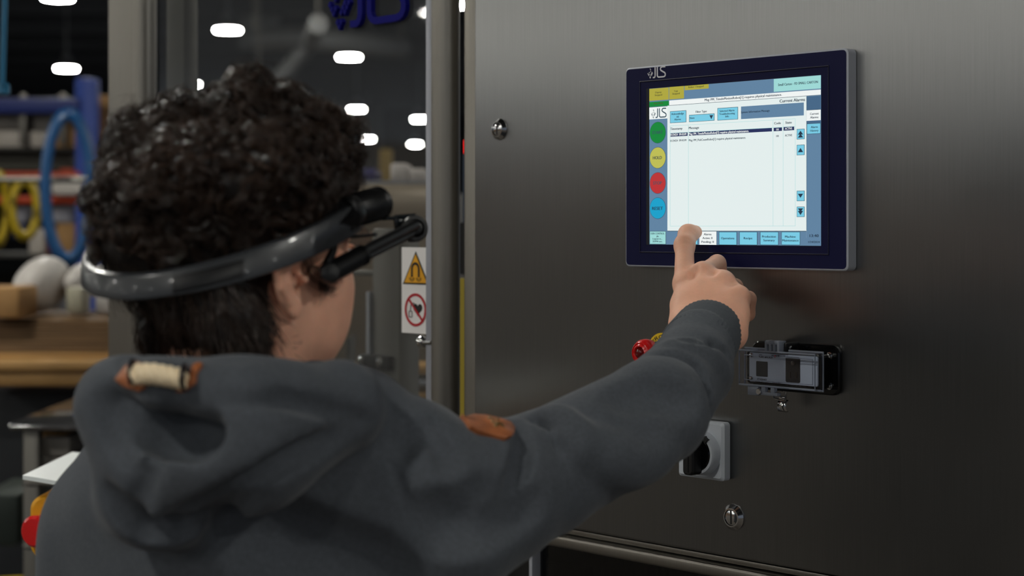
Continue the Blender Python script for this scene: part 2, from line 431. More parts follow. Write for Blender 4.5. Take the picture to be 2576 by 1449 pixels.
def text_mesh(s, bold=.0):
    cu = bpy.data.curves.new('t', 'FONT'); cu.body = s; cu.size = 1; cu.offset = bold; cu.resolution_u = 2
    o = bpy.data.objects.new('t', cu); COL.objects.link(o); dg = bpy.context.evaluated_depsgraph_get(); dg.update()
    me = bpy.data.meshes.new_from_object(o.evaluated_get(dg)); bpy.data.objects.remove(o)
    v = [tuple(p.co)[:2] for p in me.vertices]; f = [tuple(p.vertices) for p in me.polygons]
    bpy.data.meshes.remove(me); bpy.data.curves.remove(cu); return v, f
def add_text(mb, s, xl, xr, zb, y, cap=None, bold=.01, height=None, rot=None):
    v, f = text_mesh(s)
    if not v: return
    ax = min(p[0] for p in v); bx = max(p[0] for p in v); sx = (xr-xl)/(bx-ax); sz = height/.7 if height else sx
    for dx in ((-.7, 0, .7) if bold else (0,)):             # a doubled stroke makes it semi-bold
        vs_ = []
        for p in v: vs_.append(mb.bm.verts.new((xl+(p[0]-ax+dx*.05)*sx, y-dx*.00004, zb+p[1]*sz)))
        for q in f:
            try: mb.bm.faces.new([vs_[i] for i in q]).material_index = mb.mi
            except ValueError: pass

# cabinet
def cabinet():
    c = machine('machine_cabinet', 'tall brushed stainless steel machine cabinet carrying the touch screen', 'cabinet')
    sl = ms(1192); sr = .78; zb = mz(1416, 1328); zt = 2.25
    g = MB(); g.box((sl, 0, zb), (sr, .022, zt), .004, 3); g.build('door', door_steel, c)
    # frame round the door
    f = MB(); f.box((ms(1165, -.006), .006, .1), (sl-.001, .05, zt+.05), .004, 3); f.build('frame_post', post_steel, c)
    f = MB(); f.box((ms(1345, -.02), .012, zb-.010), (sr, .06, zb-.003), .001); f.box((ms(1345, -.02), .001, zb-.028), (sr, .05, zb-.012), .004, 3); f.build('lower_rail', post_steel, c)
    f = MB(); f.box((sl-.02, .06, .1), (sr, .62, zb-.03)); f.build('back_panel', mat('inner_dark', '1c1b1a', .7), c)
    f = MB(); f.box((sl-.02, .052, zb-.004), (sr, .62, zt+.05)); f.build('body', dkmetal, c)
    s1 = ms(1362, -.02)
    MB().box((s1, .018, .12), (sr, .022, zb-.028)).build('lower_window', smoke_m, c)
    MB().box((ms(1340, -.01), .002, .1), (s1, .03, zb-.03), .002).build('window_edge', edge_steel, c)
    MB().box((sl-.02, 0, 0), (sr, .62, .1), .004).build('plinth', dkmetal, c)
    # bracket and cables behind the lower window
    MB().box((ms(1590, -.04), .03, mz(1590, 1388, -.04)), (ms(1690, -.04), .05, mz(1590, 1378, -.04)), .002).build('cable_bracket', greyp, c)
    MB().box((ms(1365, -.045), .04, .2), (ms(1480, -.045), .055, mz(1420, 1415, -.045)), .002).build('junction_box', mat('inner_grey', '55534f', .6), c)
    for (xa, xb, mm, r) in ((1515, 1540, mat('slate_cable', '3c4650', .5), .0065), (1560, 1590, blackp, .006), (1575, 1604, blackp, .005), (1625, 1636, mat('purple_cable', '74406e', .5), .004),
                            (1652, 1668, mat('green_cable', '5f9a2c', .5), .004), (1672, 1684, mat('green_cable', '5f9a2c'), .004)):
        pts = [Vector((ms(xa, -.038)+(ms(xb, -.038)-ms(xa, -.038))*(k/6)**1.5, .038, mz(xa, 1345, -.038)-.02*k)) for k in range(8)]
        pts.append(pts[-1]+Vector((.01, 0, -.6)))
        MB().tube(pts, r, 10).build('cable', mm, c)
    for (x, y, ry, lb) in ((1252, 325, 27, 'quarter-turn lock near the upper left door edge'), (1841, 1302, 33, 'quarter-turn lock near the bottom of the door')):
        s, _, z = mp(x, y, .004); Y = OY+s*DY; R = ry*Y/F
        lk = MB(); lk.lathe((s, 0, z), (0, -1, 0), [(-.001, R*1.0), (.0015, R*1.0), (.006, R*.72), (.0062, R*.62), (.0035, R*.60)], 40); lk = lk.build('door_lock', chrome, c, label=lb)
        core = MB(); core.lathe((s, -.003, z), (0, -1, 0), [(0, R*.585), (.0022, R*.585), (.0026, R*.54)], 32); core.build('lock_core', chrome, lk)
        sl_ = MB(); sl_.box((s-R*.07, -.0059, z-R*.5), (s+R*.07, -.0054, z+R*.5)); sl_.build('slot', blk_ink, lk)
    return c
cabinet()

# touch screen
def touch_panel():
    t = machine('touch_screen', 'navy framed touch screen showing an alarm list, set in the steel door', 'screen')
    w = .017; xL, xR = ms(1573, w), ms(2133, w); zt, zb = mz(1573, 172, w), mz(1573, 670, w)
    MB().rbox((xL, -w, zb), (xR, 0, zt), .006, 1, .0012).build('frame', alu, t)
    MB().rbox((xL+.002, -w-.0004, zb+.002), (xR-.002, -w+.001, zt-.002), .005, 1).build('bezel', navy, t)
    # raised outline pressed in the film
    gx0, gx1, gz0, gz1 = ms(1611, w), ms(2085, w), mz(1611, 634, w), mz(1611, 206, w)
    g = MB(); g.tube([(gx0, -w-.0003, gz0), (gx1, -w-.0003, gz0), (gx1, -w-.0003, gz1), (gx0, -w-.0003, gz1)], .0012, 8, closed=True); g.build('embossed_line', mat('navy_emboss', '10122c', .35), t)
    e = w+.0006
    A = lambda x: 1560+x/4.025
    T = lambda y: 100+y/4.025
    B = lambda y: 400+y/4.025
    cols = dict(slate='6386a5', slate2='47698a', white='eaf5f4', whiter='f6fbfa', yellow='b3ab40', green='128a3c', mint='a2dedb', cyan='7cd0ea', line='36505f', pale='a8dfe0',
                navy='26305e', red='c03438', ry='c3c257', blue='18a4cf', ink='27384a', dim='4e5330', black='17181c')
    SM = {k: mat('screen_'+k, '000000', .6, emit=v, estr=.93, spec=.25) for k, v in cols.items()}; keys = list(cols)
    mb = MB(); lvl = [0]
    def use(k): mb.mi = keys.index(k)
    def rect(k, x0, x1, yt, yb, lay, ref=None, yf=T):
        use(k); X0, X1 = A(x0), A(x1); ref = A(ref) if ref else X0
        s0, s1 = ms(X0, e), ms(X1, e); zt_, zb_ = mz(ref, yf(yt), e), mz(ref, yf(yb), e) ; y = -e-lay*.00012
        mb.bm.faces.new([mb.bm.verts.new(v) for v in ((s0, y, zb_), (s1, y, zb_), (s1, y, zt_), (s0, y, zt_))]).material_index = mb.mi
    def button(k, x0, x1, yt, yb, lay=3, yf=T, bw=4):
        rect('line', x0, x1, yt, yb, lay, yf=yf); rect(k, x0+bw, x1-bw, yt+bw, yb-bw, lay+1, yf=yf)
    # base
    ztop, zbot = mz(A(265), T(495), e), mz(A(265), B(868), e)
    use('black'); y = -e+.00005; S0, S1 = ms(A(265), e), ms(A(2035), e)
    mb.bm.faces.new([mb.bm.verts.new(v) for v in ((S0, y, zbot), (S1, y, zbot), (S1, y, ztop), (S0, y, ztop))]).material_index = mb.mi
    use('slate'); y = -e-.0001; S0 = ms(A(297), e)
    mb.bm.faces.new([mb.bm.verts.new(v) for v in ((S0, y, zbot+.0005), (S1, y, zbot+.0005), (S1, y, ztop-.0005), (S0, y, ztop-.0005))]).material_index = mb.mi
    rect('yellow', 297, 493, 498, 620, 2); rect('green', 297, 495, 632, 681, 2); rect('yellow', 498, 648, 480, 605, 2); rect('yellow', 654, 898, 468, 512, 2)
    rect('mint', 1557, 2033, 398, 528, 2); rect('whiter', 498, 2033, 615, 664, 2); rect('line', 498, 2033, 664, 668, 3)
    rect('white', 480, 1888, 668, 2000, 2); 
    rect('slate', 480, 1888, 1938, 2010, 2.5); rect('line', 480, 1888, 1934, 1940, 3)
    rect('whiter', 297, 480, 687, 808, 2.2); rect('line', 297, 480, 683, 686, 3)
    rect('line', 1888, 1891, 578, 1930, 3)
    rect('slate2', 1891, 2033, 577, 712, 3); rect('line', 1891, 2033, 712, 716, 3.5); rect('whiter', 1889, 2033, 716, 822, 3.3)
    rect('slate2', 1891, 2033, 822, 850, 3); button('cyan', 1891, 2033, 850, 957)
    button('cyan', 507, 672, 725, 845); button('cyan', 700, 957, 762, 834); button('cyan', 987, 1196, 693, 818); rect('slate', 1226, 1862, 677, 804, 3)
    for x, yt in ((507, 872), (692, 862), (1549, 813), (1651, 807), (1774, 800)): rect('pale', x, x+3, yt, 1888+ (0), 3)
    rect('pale', 507, 1776, 872, 875, 3); rect('pale', 507, 1776, 945, 948, 3); rect('pale', 507, 1776, 1886, 1889, 3)
    rect('navy', 512, 686, 948, 982, 4); rect('navy', 700, 1540, 938, 972, 4); rect('navy', 1557, 1642, 892, 927, 4); rect('navy', 1657, 1765, 885, 921, 4)
    for yt, yb in ((905, 1010), (1065, 1170)): button('cyan', 1790, 1870, yt, yb)
    for yt, yb in ((322, 427), (483, 587)): button('cyan', 1790, 1870, yt, yb, yf=B)
    def tri(x0, x1, yb, yt, yf, lay=6, k='ink'):
        use(k); s0, s1 = ms(A(x0), e), ms(A(x1), e); a, b = mz(A(x0), yf(yb), e), mz(A(x0), yf(yt), e); y = -e-lay*.00012
        mb.bm.faces.new([mb.bm.verts.new(v) for v in ((s0, y, a), (s1, y, a), ((s0+s1)/2, y, b))]).material_index = mb.mi
    tri(1803, 1857, 962, 922, T); tri(1803, 1857, 992, 952, T); tri(1803, 1857, 1140, 1096, T); tri(908, 946, 765, 806, T)
    tri(1803, 1857, 352, 394, B); tri(1803, 1857, 500, 540, B); tri(1803, 1857, 526, 568, B)
    def disc(k, cx, cy, r, lay, yf):
        use(k); s0, z0 = ms(A(cx), e), mz(A(cx), yf(cy), e); y = -e-lay*.00012
        mb.bm.faces.new([mb.bm.verts.new((s0+r*math.cos(a), y, z0+r*math.sin(a))) for a in np.linspace(0, 2*math.pi, 40, endpoint=False)]).material_index = mb.mi
    R = 110/4.025*2.10/F
    for k, cy, yf in (('green', 940, T), ('ry', 1195, T), ('red', 243, B), ('blue', 498, B)): disc('line', 383, cy, R, 3, yf); disc(k, 383, cy, R*.965, 4, yf)
    button('mint', 300, 467, 730, 863, yf=B); button('cyan', 608, 790, 733, 866, yf=B); rect('whiter', 805, 978, 733, 868, 4, yf=B); rect('line', 978, 982, 733, 868, 4, yf=B)
    for x0, x1 in ((1003, 1184), (1210, 1391), (1420, 1606), (1635, 1825)): button('cyan', x0, x1, 737, 870, yf=B)
    so = mb.build('screen', [SM[k] for k in keys], t, smooth=False)
    tx = MB()
    def use2(k): tx.mi = keys.index(k)
    def text(s, x0, x1, yb, cap, k='ink', yf=T, bold=.012):
        use2(k); X0, X1 = A(x0), A(x1); xm = A((x0+x1)/2)
        add_text(tx, s, ms(X0, e), ms(X1, e), mz(X0, yf(yb), e), -e-8*.00012, bold=bold, height=cap/4.025*(OY+ms(X0, e)*DY)/F)
    for s, a, b, y, c, *k in (('Osprey', 360, 424, 543, 17, 'dim'), ('Stopped', 356, 430, 570, 17, 'dim'), ('Trak', 551, 590, 530, 17, 'dim'), ('Stopped', 534, 608, 556, 17, 'dim'),
        ('Robot 1 Stopped', 697, 850, 490, 18, 'dim'), ('Auto Mode', 346, 440, 655, 17, 'dim'), ('Small Carton - FD SMALL CARTON', 1605, 2007, 469, 25),
        ('Msg: PM_TimeInMotionRobot[1] requires physical maintenance.', 862, 1642, 622, 24), ('Current Alarms', 1620, 1876, 637, 31), ('Current', 1928, 2016, 762, 22), ('Alarms', 1930, 2012, 798, 22),
        ('Alarm', 1936, 2006, 896, 22), ('History', 1931, 2012, 932, 22), ('Acknowledge', 524, 650, 763, 21), ('All', 575, 598, 790, 19), ('Alarms', 554, 620, 817, 19), ('Filter Type', 771, 882, 741, 22), ('None', 711, 758, 803, 20),
        ('Selected Alarm', 1013, 1162, 733, 20), ('Troubleshooting', 1009, 1166, 763, 20), ('Info', 1071, 1106, 786, 20), ('System Information Message', 1229, 1519, 745, 21), ('Timestamp', 514, 635, 915, 24), ('Message', 701, 804, 906, 24),
        ('Code', 1565, 1632, 858, 24), ('State', 1679, 1743, 851, 24), ('01/24/24  09:42:09', 513, 676, 974, 22, 'whiter'), ('Msg: PM_TimeInMotionRobot[1] requires physical maintenance.', 701, 1308, 966, 23, 'whiter'),
        ('10', 1587, 1610, 919, 20, 'whiter'), ('ACTIVE', 1674, 1747, 911, 21, 'whiter'), ('01/24/24  09:42:09', 513, 676, 1034, 20), ('Msg: PM_PickCountRobot[1] requires physical maintenance.', 701, 1277, 1029, 21),
        ('10', 1587, 1610, 985, 20), ('ACTIVE', 1674, 1746, 980, 21), ('START', 330, 437, 957, 32, 'line'), ('HOLD', 337, 427, 1212, 32)):
        text(s, a, b, y, c, *(k or ()))
    for s, a, b, y, c, *k in (('STOP', 340, 427, 260, 32, 'line'), ('RESET', 330, 437, 516, 32), ('USER CONTROL', 313, 453, 763, 18), ('jls', 374, 395, 790, 16), ('Logout in...', 335, 432, 815, 16), ('35994 sec.', 334, 434, 842, 17),
        ('Alarms', 852, 930, 772, 21), ('Active: 0', 840, 940, 810, 21), ('Pending: 0', 829, 954, 848, 21), ('Operations', 1028, 1161, 812, 22), ('Recipe', 1257, 1344, 812, 22), ('Production', 1443, 1582, 795, 21), ('Summary', 1456, 1570, 833, 21),
        ('Machine', 1675, 1782, 796, 21), ('Maintenance', 1647, 1812, 834, 21), ('13:40', 1924, 2015, 790, 28), ('1/24/2024', 1911, 2025, 850, 21)):
        text(s, a, b, y, c, *(k or ()), yf=B)
    tx.build('screen_text', [SM[k] for k in keys], so, smooth=False)
    lg = MB(); H = (1)*(mz(A(355), T(690), e)-mz(A(355), T(785), e)); logo(lg, ms(A(363), e), mz(A(363), T(697), e), H, -e-.001, -e-.0009, 1.0); lg.build('screen_logo', SM['line'], so, smooth=False)
    H = mz(A(345), T(278), e)-mz(A(345), T(388), e); lg = MB(); logo(lg, ms(A(330), e), mz(A(340), T(278), e), H, -w-.0008, -w, 1.02); lg.build('logo', logo_white, t, smooth=False)
touch_panel()

# emergency stop
def estop():
    t = machine('emergency_stop_button', 'red mushroom emergency stop button with a yellow collar label behind the sleeve', 'button')
    s, _, z = mp(1668, 884, 0)
    R = .0228
    MB().lathe((s, 0, z), (0, -1, 0), [(0, R*1.02), (.0022, R*1.02)], 48).build('label_ring', ylabel, t)
    tx = MB(); y = -.0025
    full = 'EMERGENCY STOP'; v, f = text_mesh('EMERGENCY', .008)
    ax, bx = min(p[0] for p in v), max(p[0] for p in v)
    vs_ = []
    for p in v:
        a = math.radians(192-204*(p[0]-ax)/(bx-ax)); rr = R*(.70+.30*p[1]); vs_.append(tx.bm.verts.new((s+rr*math.cos(a), y, z+rr*math.sin(a))))
    for q in f: tx.bm.faces.new([vs_[i] for i in q])
    tx.build('label_text', blk_ink, t, smooth=False)
    MB().lathe((s, 0, z), (0, -1, 0), [(0, .013), (.012, .013), (.013, .010), (.026, .010)], 32).build('collar', blackp, t)
    h = MB(); h.lathe((s, -.024, z), (0, -1, 0), [(0, .012), (.003, .0165), (.008, .0172), (.014, .0165), (.019, .0135), (.0195, .0125), (.0185, .0122), (.020, .0105), (.0212, .0088), (.020, .0075), (.018, .0072)], 48); h = h.build('mushroom_head', redp, t)
    MB().lathe((s, -.0415, z), (0, -1, 0), [(0, .0072), (.0028, .0068), (.0042, .0045), (.0046, .001)], 32).build('lens', dkred, h)
estop()

# interface port with a clear hinged cover
def port():
    t = machine('interface_port', 'black data port box with a clear hinged cover and hanging metal clasp', 'socket')
    s0, s1 = ms(1892, .006), ms(2112, .006); z1, z0 = 1.418, 1.361
    MB().rbox((s0, -.007, z0), (s1, 0, z1), .010, 1, .0015).build('base_plate', blackg, t)
    w = .0375; a, b = ms(1858, w), ms(2052, w); zc = mz(1858, 925, w); ct, cb = mz(1858, 878, w), mz(1858, 968, w)
    MB().rbox((a+.001, -.0240, cb+.001), (b-.001, -.006, ct-.001), .005, 1, .001).build('housing', blackg, t)
    # face plate in the box
    wf = .0255; fa, fb = ms(1885, wf), b-.006; f = MB().rbox((fa, -wf, cb+.004), (fb, -wf+.003, ct-.004), .002, 1)
    fp = f.build('face_plate', mat('blue_grey_plate', 'a4adba', .5), t)
    q = MB(); q.rbox((ms(1903, wf), -wf-.0006, mz(1903, 946, wf)), (ms(1931, wf), -wf, mz(1903, 908, wf)), .001, 1); q.build('socket_opening', blk_ink, fp)
    q = MB(); q.rbox((ms(1977, wf), -wf-.0006, mz(1977, 961, wf)), (ms(2013, wf), -wf, mz(1977, 897, wf)), .002, 1); q.build('outlet_opening', mat('outlet_black', '120e0d', .3), fp)
    q = MB(); zc2 = mz(1995, 929, wf); so = ms(1996, wf)
    q.lathe((so, -wf-.0006, zc2+.007), (0, -1, 0), [(0, .0028), (.0006, .0028), (.0008, .002)], 16)
    for k in (-1, 1): q.box((so+k*.0045-.0008, -wf-.0012, zc2-.010), (so+k*.0045+.0008, -wf-.0005, zc2-.003))
    q.build('outlet_pins', mat('outlet_brown', '2e2622', .25), fp)
    tx = MB(); tx.mi = 0
    H = .0001
    for s, xl, xr, yb, cap in (('GraceP', 1910, 1948, 899, 8), ('rt', 1953.5, 1962, 899, 8), ('ETHERNET', 1906, 1930, 955.5, 4.6), ('GracePort\u00ae Interface', 1901, 1934, 961.5, 3.4), ('P-R2-F2R0', 1945, 1964, 964, 3.4), ('FOR COMPUTER USE ONLY', 1976, 2030, 970.5, 4.2)):
        add_text(tx, s, ms(xl, wf), ms(xr, wf), mz(xl, yb, wf), -wf-.0008, height=cap*1.95/F, bold=.02)
    tx.build('printed_text', blk_ink, fp, smooth=False)
    MB().lathe((ms(1950.5, wf), -wf-.0003, mz(1950.5, 896.5, wf)), (0, -1, 0), [(0, .0015), (.0005, .0015)], 16).build('logo_dot', red_ink, fp)
    for x, y in ((1890, 893), (1890, 952)):
        MB().lathe((ms(x, wf), -wf+.0005, mz(x, y, wf)), (0, -1, 0), [(0, .0028), (.0015, .0026), (.0022, .0015)], 16).build('screw', chrome, fp)
    # clear cover: shell with a flange
    c = MB(); i0 = .004
    def ring(y, ins, r=.004):
        lo = (a+ins, cb+ins); hi = (b-ins, ct-ins); out = []
        for cx, cz, a0 in ((hi[0]-r, hi[1]-r, 0), (lo[0]+r, hi[1]-r, 90), (lo[0]+r, lo[1]+r, 180), (hi[0]-r, lo[1]+r, 270)):
            for k in range(5): th = math.radians(a0+22.5*k); out.append(c.bm.verts.new((cx+r*math.cos(th), y, cz+r*math.sin(th))))
        return out
    c._loft([ring(-.0225, -.001), ring(-.0265, -.001), ring(-.0270, 0), ring(-w+.002, 0), ring(-w, .002, .004)], False)
    last = c.bm.verts[:] ; rr = c.bm.verts[-20:]
    rg = [ring(-w, .002), ring(-w-.0004, .0045), ring(-w+.0012, .006), ring(-w+.0012, .009), ring(-w-.0004, .0105)]
    c._loft(rg, False); c.bm.faces.new(rg[-1])
    cv = c.build('cover', clear_m, t)
    # bright moulded edges of the cover
    def loop(y, ins): return [(a+ins, y, cb+ins), (b-ins, y, cb+ins), (b-ins, y, ct-ins), (a+ins, y, ct-ins)]
    h = MB(); rim = mat('cover_rim_gloss', 'b4bccb', .08, trans=.6)
    for y, ins, r in ((-w, .001, .0012), (-.0245, -.0008, .0013), (-w+.003, .0065, .0006)): h.tube([Vector(p) for p in loop(y, ins)], r, 8, closed=True)
    h.build('cover_rim', rim, cv)
    # hinge on top
    hx0, hx1 = ms(1928, .034), ms(1965, .034); hz = ct+.001
    h = MB()
    for k in range(4):
        x = hx0+(hx1-hx0)*k/3.6; h.box((x, -.038, hz-.003), (x+(hx1-hx0)*.17, -.024, hz+.011), .0012)
    h.box((hx0, -.038, hz+.006), (hx1, -.030, hz+.0115), .002); h.build('hinge', rim, t)
    h = MB(); x = hx1+.0005; h.box((x, -.030, hz-.004), (x+.0035, -.004, hz+.009), .002); h.box((hx0-.004, -.030, hz-.004), (hx0-.001, -.004, hz+.009), .002); h.build('hinge_bracket', blackp, t)
    MB().lathe((hx1+.004, -.022, hz+.003), (1, 0, 0), [(0, .0024), (.001, .0022), (.0016, .001)], 16).build('hinge_pin', chrome, t)
    # latch below
    lx0, lx1 = ms(1880, .036), ms(1955, .036); lz = cb-.001
    h = MB(); h.box((lx0, -.036, lz-.010), (lx0+.016, -.032, lz+.001), .001); h.box((lx0+.016, -.036, lz-.009), (lx1, -.028, lz-.005), .001); h.box((lx0+.02, -.036, lz-.006), (lx0+.026, -.030, lz+.001), .001); h.box((lx1-.010, -.036, lz-.006), (lx1-.004, -.030, lz+.001), .001)
    h.build('latch_tab', rim, t)
    MB().lathe((lx0-.001, -.02, lz-.006), (1, 0, 0), [(-.004, .004), (.004, .004)], 16).build('latch_barrel', blackp, t)
    MB().lathe((ms(1908, .037), -.036, mz(1908, 985, .037)), (0, -1, 0), [(0, .0038), (.0015, .0036), (.002, .003)], 24).build('latch_screw', chrome, t)
    g = MB(); X0, X1 = ms(1944, .03), ms(1978, .03); zz = mz(1960, 990, .03)
    g.tube([(X0, -.030, zz), (X0+.002, -.030, zz-.006), (X1-.002, -.030, zz-.008), (X1, -.030, zz+.003)], .0011, 8)
    g.tube([(ms(1915, .034), -.034, mz(1915, 986, .034)), (ms(1960, .034), -.034, mz(1960, 988, .034)), (ms(1972, .03), -.030, mz(1972, 984, .03))], .0006, 6)
    g.build('wire_bail', chrome, t)
    g = MB(); zz2 = mz(1974, 1005, .02); cx = ms(1973, .02); pr = []
    for k in range(9):
        u = k/8; pr.append((u*.014, -.022-.006*math.sin(u*3)*.6))
    hw = .0070
    rw = []
    for i, q in enumerate(pr):
        w0 = hw*(1-.14*math.sin(i/8*3.1)); rw.append([g.bm.verts.new((cx+k*w0, q[1], zz2-q[0])) for k in (-1, 1)])
    for A_, B_ in zip(rw, rw[1:]): g.bm.faces.new((A_[0], A_[1], B_[1], B_[0]))
    g.box((cx-.005, -.024, zz2-.001), (cx+.005, -.0215, zz2+.004), .0005)
    o = g.build('clasp', chrome, t); sm = o.modifiers.new('s', 'SOLIDIFY'); sm.thickness = .0009
    for x, y in ((2084, 896), (2084, 971)):
        sc = MB(); sc.lathe((ms(x, .009), -.0068, mz(x, y, .009)), (0, -1, 0), [(0, .0042), (.0008, .0044), (.001, .0032), (.0035, .0031), (.004, .0026), (.004, .0016), (.002, .0015)], 24); sc.build('bolt', chrome, t)
port()

# rotary switch
def switch():
    t = machine('rotary_switch', 'grey square rotary isolator switch with black handle below the elbow', 'switch')
    w = .016; a, b = ms(1704, w), ms(1819, w); z1, z0 = mz(1819, 1072, w)+.0035, mz(1819, 1212, w)
    MB().rbox((a, -w, z0), (b, 0, z1), .004, 1, .003, 4).build('plate', greyp, t)
    s, _, z = mp(1762, 1140, w+.006)
    ry = (1212-1072)/2*1.98/F*.82
    MB().lathe((s, -w+.001, z), (0, -1, 0), [(0, ry), (.012, ry*.97), (.0145, ry*.92), (.0145, ry*.80), (.010, ry*.78)], 48).build('ring', greyp, t)
    MB().lathe((s, -w-.006, z), (0, -1, 0), [(0, ry*.78), (.006, ry*.77), (.0075, ry*.70)], 40).build('dial', blackg, t)
    h = MB(); h.rbox((s-.0085, -w-.030, z-ry*.92), (s+.0085, -w-.012, z+ry*.72), .005, 1, .002); h.box((s-.0012, -w-.0306, z-ry*.8), (s+.0012, -w-.0295, z+ry*.6)); h.build('handle', blackp, t)
    q = MB(); M = Matrix.Translation((s, 0, z)) @ Matrix.Rotation(math.radians(38), 4, 'Y') @ Matrix.Translation((-s, 0, -z))
    q.box((s-.0035, -w-.0158, z+ry*.79), (s+.0035, -w-.0100, z+ry*.965), .0, M=M); q.build('window_notch', blk_ink, t)
switch()

# machine guard: posts, pane, inner profile
def guard():
    t = machine('machine_guard', 'steel framed clear guard of the machine with blue lettering on its pane', 'guard')
    def rect_px(x0, x1, w): return ms(x0, w), ms(x1, w)
    # right post: round fronted tube plus pane retaining edge
    c = ms(1121, -.012); r = .0208
    p = MB(); p.lathe((c, .012, .05), (0, 0, 1), [(0, r), (2.35, r)], 40); p.build('post', post_steel, t)
    p = MB(); p.box((ms(1070), .0, .1), (ms(1087), .03, 2.35), .002); p.build('pane_edge', edge_steel, t)
    # left post
    x0, x1 = ms(270), ms(377)
    p = MB(); p.rbox((x0, .0, .05), (ms(336), .05, 2.5), .006, 2); p.build('post', post_steel, t)
    p = MB(); cc = ms(356, -.012); rr = .0145; p.lathe((cc, .012, .05), (0, 0, 1), [(0, rr), (2.45, rr)], 32); p.build('hinge_tube', post_steel, t)
    p = MB(); p.box((x1+.004, .03, .05), (ms(425), .06, 2.5), .003); p.build('inner_post', mat('darker_steel', '5c5a56', .5, .9), t)  # darker steel than the other posts
    p = MB(); p.box((ms(268), .02, .05), (ms(276), .06, 2.5), .002); p.build('edge_strip', edge_steel, t)
    MB().box((ms(380), .016, .9), (ms(1072), .022, 2.45)).build('pane', pane_m, t)
    MB().box((ms(272), .0, .82), (ms(1100), .05, .9), .004).build('lower_rail', post_steel, t)
    MB().box((ms(272), .0, 2.45), (ms(1100), .05, 2.53), .004).build('upper_rail', post_steel, t)
    # hinge of the pane
    k = MB(); k.lathe((ms(1058), .006, mz(1058, 860)), (0, -1, 0), [(0, .009), (.005, .0095), (.010, .006), (.012, .002)], 24); k.tube([(ms(1058), .0, mz(1058, 862)), (ms(1086), .0, mz(1086, 862))], .0035, 8); k.build('pane_knob', chrome, t)
    # blue lettering
    H = (ms(1006)-ms(910))/1.05; s0 = ms(868); lg = MB(); logo(lg, s0, mz(868, 60)+H*.95, H, .008, .016, 1.0); lg.build('lettering', logo_blue, t, smooth=False)
guard()

def inner_profile():
    t = machine('inner_machine_frame', 'grey steel upright with bolted clamps standing behind the guard pane', 'frame')
    w = -.35
    a, b = ms(936, w), ms(1003, w)
    MB().box((a, .35, .3), (b, .40, mz(960, 575, w)), .004).build('upright', mat('frame_grey', '6c6a66', .5, .6), t)
    MB().box((a-.012, .345, .3), (a-.002, .36, mz(960, 735, w)), .002).build('edge', edge_steel, t)
    MB().box((b+.002, .345, .3), (b+.010, .36, mz(960, 1000, w)), .002).build('edge', edge_steel, t)
    k = MB(); z = mz(950, 908, w); k.box((ms(915, w), .335, z-.014), (ms(992, w), .35, z+.012), .004); k = k.build('clamp', rubber, t)
    for x in (925, 972): MB().lathe((ms(x, w), .336, z), (0, -1, 0), [(0, .009), (.004, .008), (.006, .003)], 16).build('bolt', chrome, k)
    MB().box((ms(865, w), .37, mz(900, 695, w)), (a, .39, mz(900, 680, w)), .003).build('crossbar', mat('frame_grey', '6c6a66'), t)
inner_profile()

